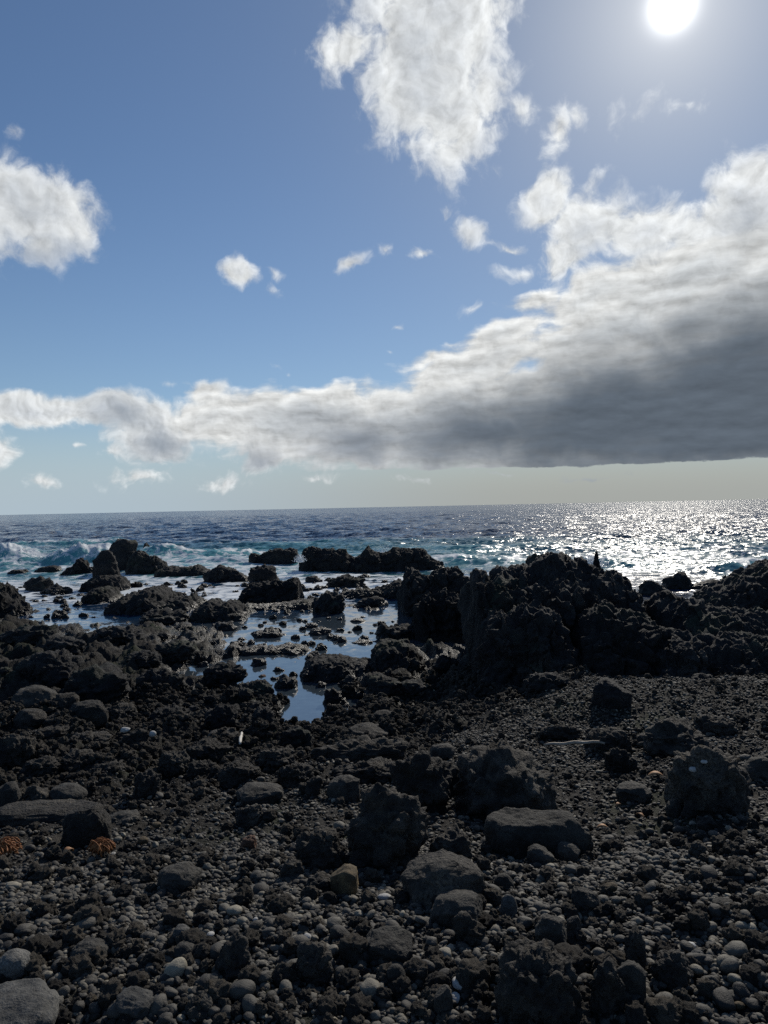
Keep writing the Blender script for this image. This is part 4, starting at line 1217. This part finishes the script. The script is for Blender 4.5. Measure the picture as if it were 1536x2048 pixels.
for dxp, dyp, w, lab in ((1388, 1534, 15, 'flat white stone on the big black boulder, left one of two'), (1410, 1523, 12, 'round white stone on the big black boulder, right one of two')):
    _seed[0] += 1
    v = ray(dxp, dyp); k = (bb.location.y - 0.10) / v.y
    s = w * k / FPX
    o = link('white_stone', rock_mesh('white_stone', _seed[0], (s, s * .8, s * .6), 'round', 3), M_WHITE)
    co = [bb.matrix_basis @ vv.co for vv in bb.data.vertices]
    tx, ty = v.x * k, v.y * k
    near = min(co, key=lambda c: (c.x - tx) ** 2 + (c.y - ty) ** 2 + 0.02 * (c.z - (CAM_Z + v.z * k)) ** 2)
    o.location = (near.x, near.y, near.z + s * .22)
    tag(o, lab, 'stone')
pale(1222, 1798, 24, 'small reddish tan stone on the right gravel', mat=M_TAN, kind='basalt', name='tan_stone')
pale(313, 1657, 16, 'small ochre stone on the left gravel', mat=M_TAN, kind='basalt', name='tan_stone')
pale(286, 1690, 20, 'brownish flat stone on the left gravel', mat=M_TAN, kind='basalt', name='tan_stone')
pale(1165, 2012, 20, 'pale broken shell beside the knobbly boulder at the bottom edge', kind='basalt', name='shell', cat='shell')
pale(1478, 2012, 18, 'ochre pebble at the bottom right', mat=M_TAN, name='tan_stone')
pale(1505, 1958, 16, 'white round pebble at the lower right', name='white_stone')

# husks: tangles of curved fibres
def husk(px, py, wpx, n, label, arc=2.4):
    x, y, g = hit(px, py); s = wpx * math.hypot(y, CAM_Z - g) / FPX * 0.5
    Vs, Fs = [], []; off = 0
    for k in range(n):
        a0 = rs.uniform(-0.5, 0.5); r = s * rs.uniform(.55, 1.0); tilt = rs.normal(0, .5); yy = rs.normal(0, .25) * s
        pts = []; ph = rs.uniform(-1.2, 1.2); sk = rs.normal(0, .2)
        for j in range(9):
            t = -arc / 2 + arc * j / 8 + a0
            pts.append((r * math.sin(t), yy + r * .5 * math.sin(t) * math.sin(tilt), 0.75 * r * math.cos(t) - 0.12 * s))
        pts = [(a_ * math.cos(ph) - b_ * math.sin(ph) + rs.normal(0, .03) * s, a_ * math.sin(ph) + b_ * math.cos(ph), c_ * (1 + sk) + rs.normal(0, .03) * s) for a_, b_, c_ in pts]
        V, F = tube(pts, [0.0035 + 0.0015 * math.sin(j) for j in range(9)], 5)
        Vs.append(V); Fs += [[i + off for i in f] for f in F]; off += len(V)
    return tag(pydata('husk', np.concatenate(Vs), Fs, M_FIBRE, (x, y, ground1(x, y, True) + 0.05)), label, 'plant husk')
husk(204, 1712, 44, 110, 'brown fibrous husk beside the angular dark block at left')
husk(14, 1722, 60, 60, 'orange fibrous husk at the left edge', arc=1.5)
def leaf(px, py, lpx, label, rz=0.4, curl=1.6, mat=M_LEAF):
    x, y, g = hit(px, py); L = lpx * math.hypot(y, CAM_Z - g) / FPX
    n = 12; V = []; F = []
    for k in range(n):
        t = k / (n - 1); wd = 0.16 * L * math.sin(0.15 + 2.85 * t); a = curl * (t - .5)
        cx, cz = L / curl * math.sin(a), L / curl * (math.cos(a) - math.cos(curl / 2))
        for sg, zz_ in ((-1, .004), (1, .004), (1, 0), (-1, 0)):
            V.append((cx, sg * wd, cz + zz_ + 0.25 * wd))
    for k in range(n - 1):
        for j in range(4):
            F.append([k * 4 + j, k * 4 + (j + 1) % 4, k * 4 + 4 + (j + 1) % 4, k * 4 + 4 + j])
    F += [[3, 2, 1, 0], [n * 4 - 4, n * 4 - 3, n * 4 - 2, n * 4 - 1]]
    o = pydata('dry_leaf', V, F, mat, (x, y, ground1(x, y, True) + 0.045)); o.rotation_euler = (0.15, 0.1, rz)
    return tag(o, label, 'leaf')
leaf(136, 1726, 34, 'curled orange dry leaf on the gravel at left', 1.2, 2.4)
leaf(1312, 1572, 36, 'curled tan dry leaf beside the big black boulder', 0.1)
leaf(1236, 1622, 20, 'small tan dry leaf on the right gravel', 0.8)
leaf(1205, 1664, 26, 'crumpled pale dry leaf at the right end of the slab', 0.2)
leaf(1280, 1650, 24, 'thin tan dry leaf right of the slab', 1.9)

# ------------------------------------------------------------------ spray where waves hit the rocks
m, N, b = new_mat('spray')
b.inputs['Base Color'].default_value = (0.85, 0.88, 0.9, 1); b.inputs['Roughness'].default_value = 0.6
M_SPRAY = m
def spray(px, py, wpx, hpx, D, n, label):
    V0, F0 = ico(1)
    base = at_y(px, py, D); w = wpx * D / FPX; h = hpx * D / FPX
    u = rs.normal(size=n); t = rs.uniform(size=n) ** 1.6
    c = np.stack([w * .5 * u * (0.35 + 0.8 * t), 0.35 * w * rs.normal(size=n), h * t * np.exp(-0.25 * u * u)], -1)
    s = rs.uniform(0.008, 0.03, n) * (1.1 - 0.6 * t)
    V = (c[:, None, :] + V0[None] * s[:, None, None]).reshape(-1, 3)
    F = (F0[None] + (np.arange(n) * len(V0))[:, None, None]).reshape(-1, 3)
    o = link('sea_spray', mesh_from('sea_spray', V, F), M_SPRAY); o.location = base
    tag(o, label, kind='stuff')
spray(770, 1112, 50, 24, 43, 1400, 'white spray bursting over the reef wall')
spray(600, 1124, 14, 16, 37, 500, 'white spray in the gap of the reef wall')
spray(1180, 1135, 40, 24, 19, 900, 'white spray behind the thin spire')
spray(60, 1118, 120, 26, 48.5, 1800, 'white spray along the breaking wave at left')
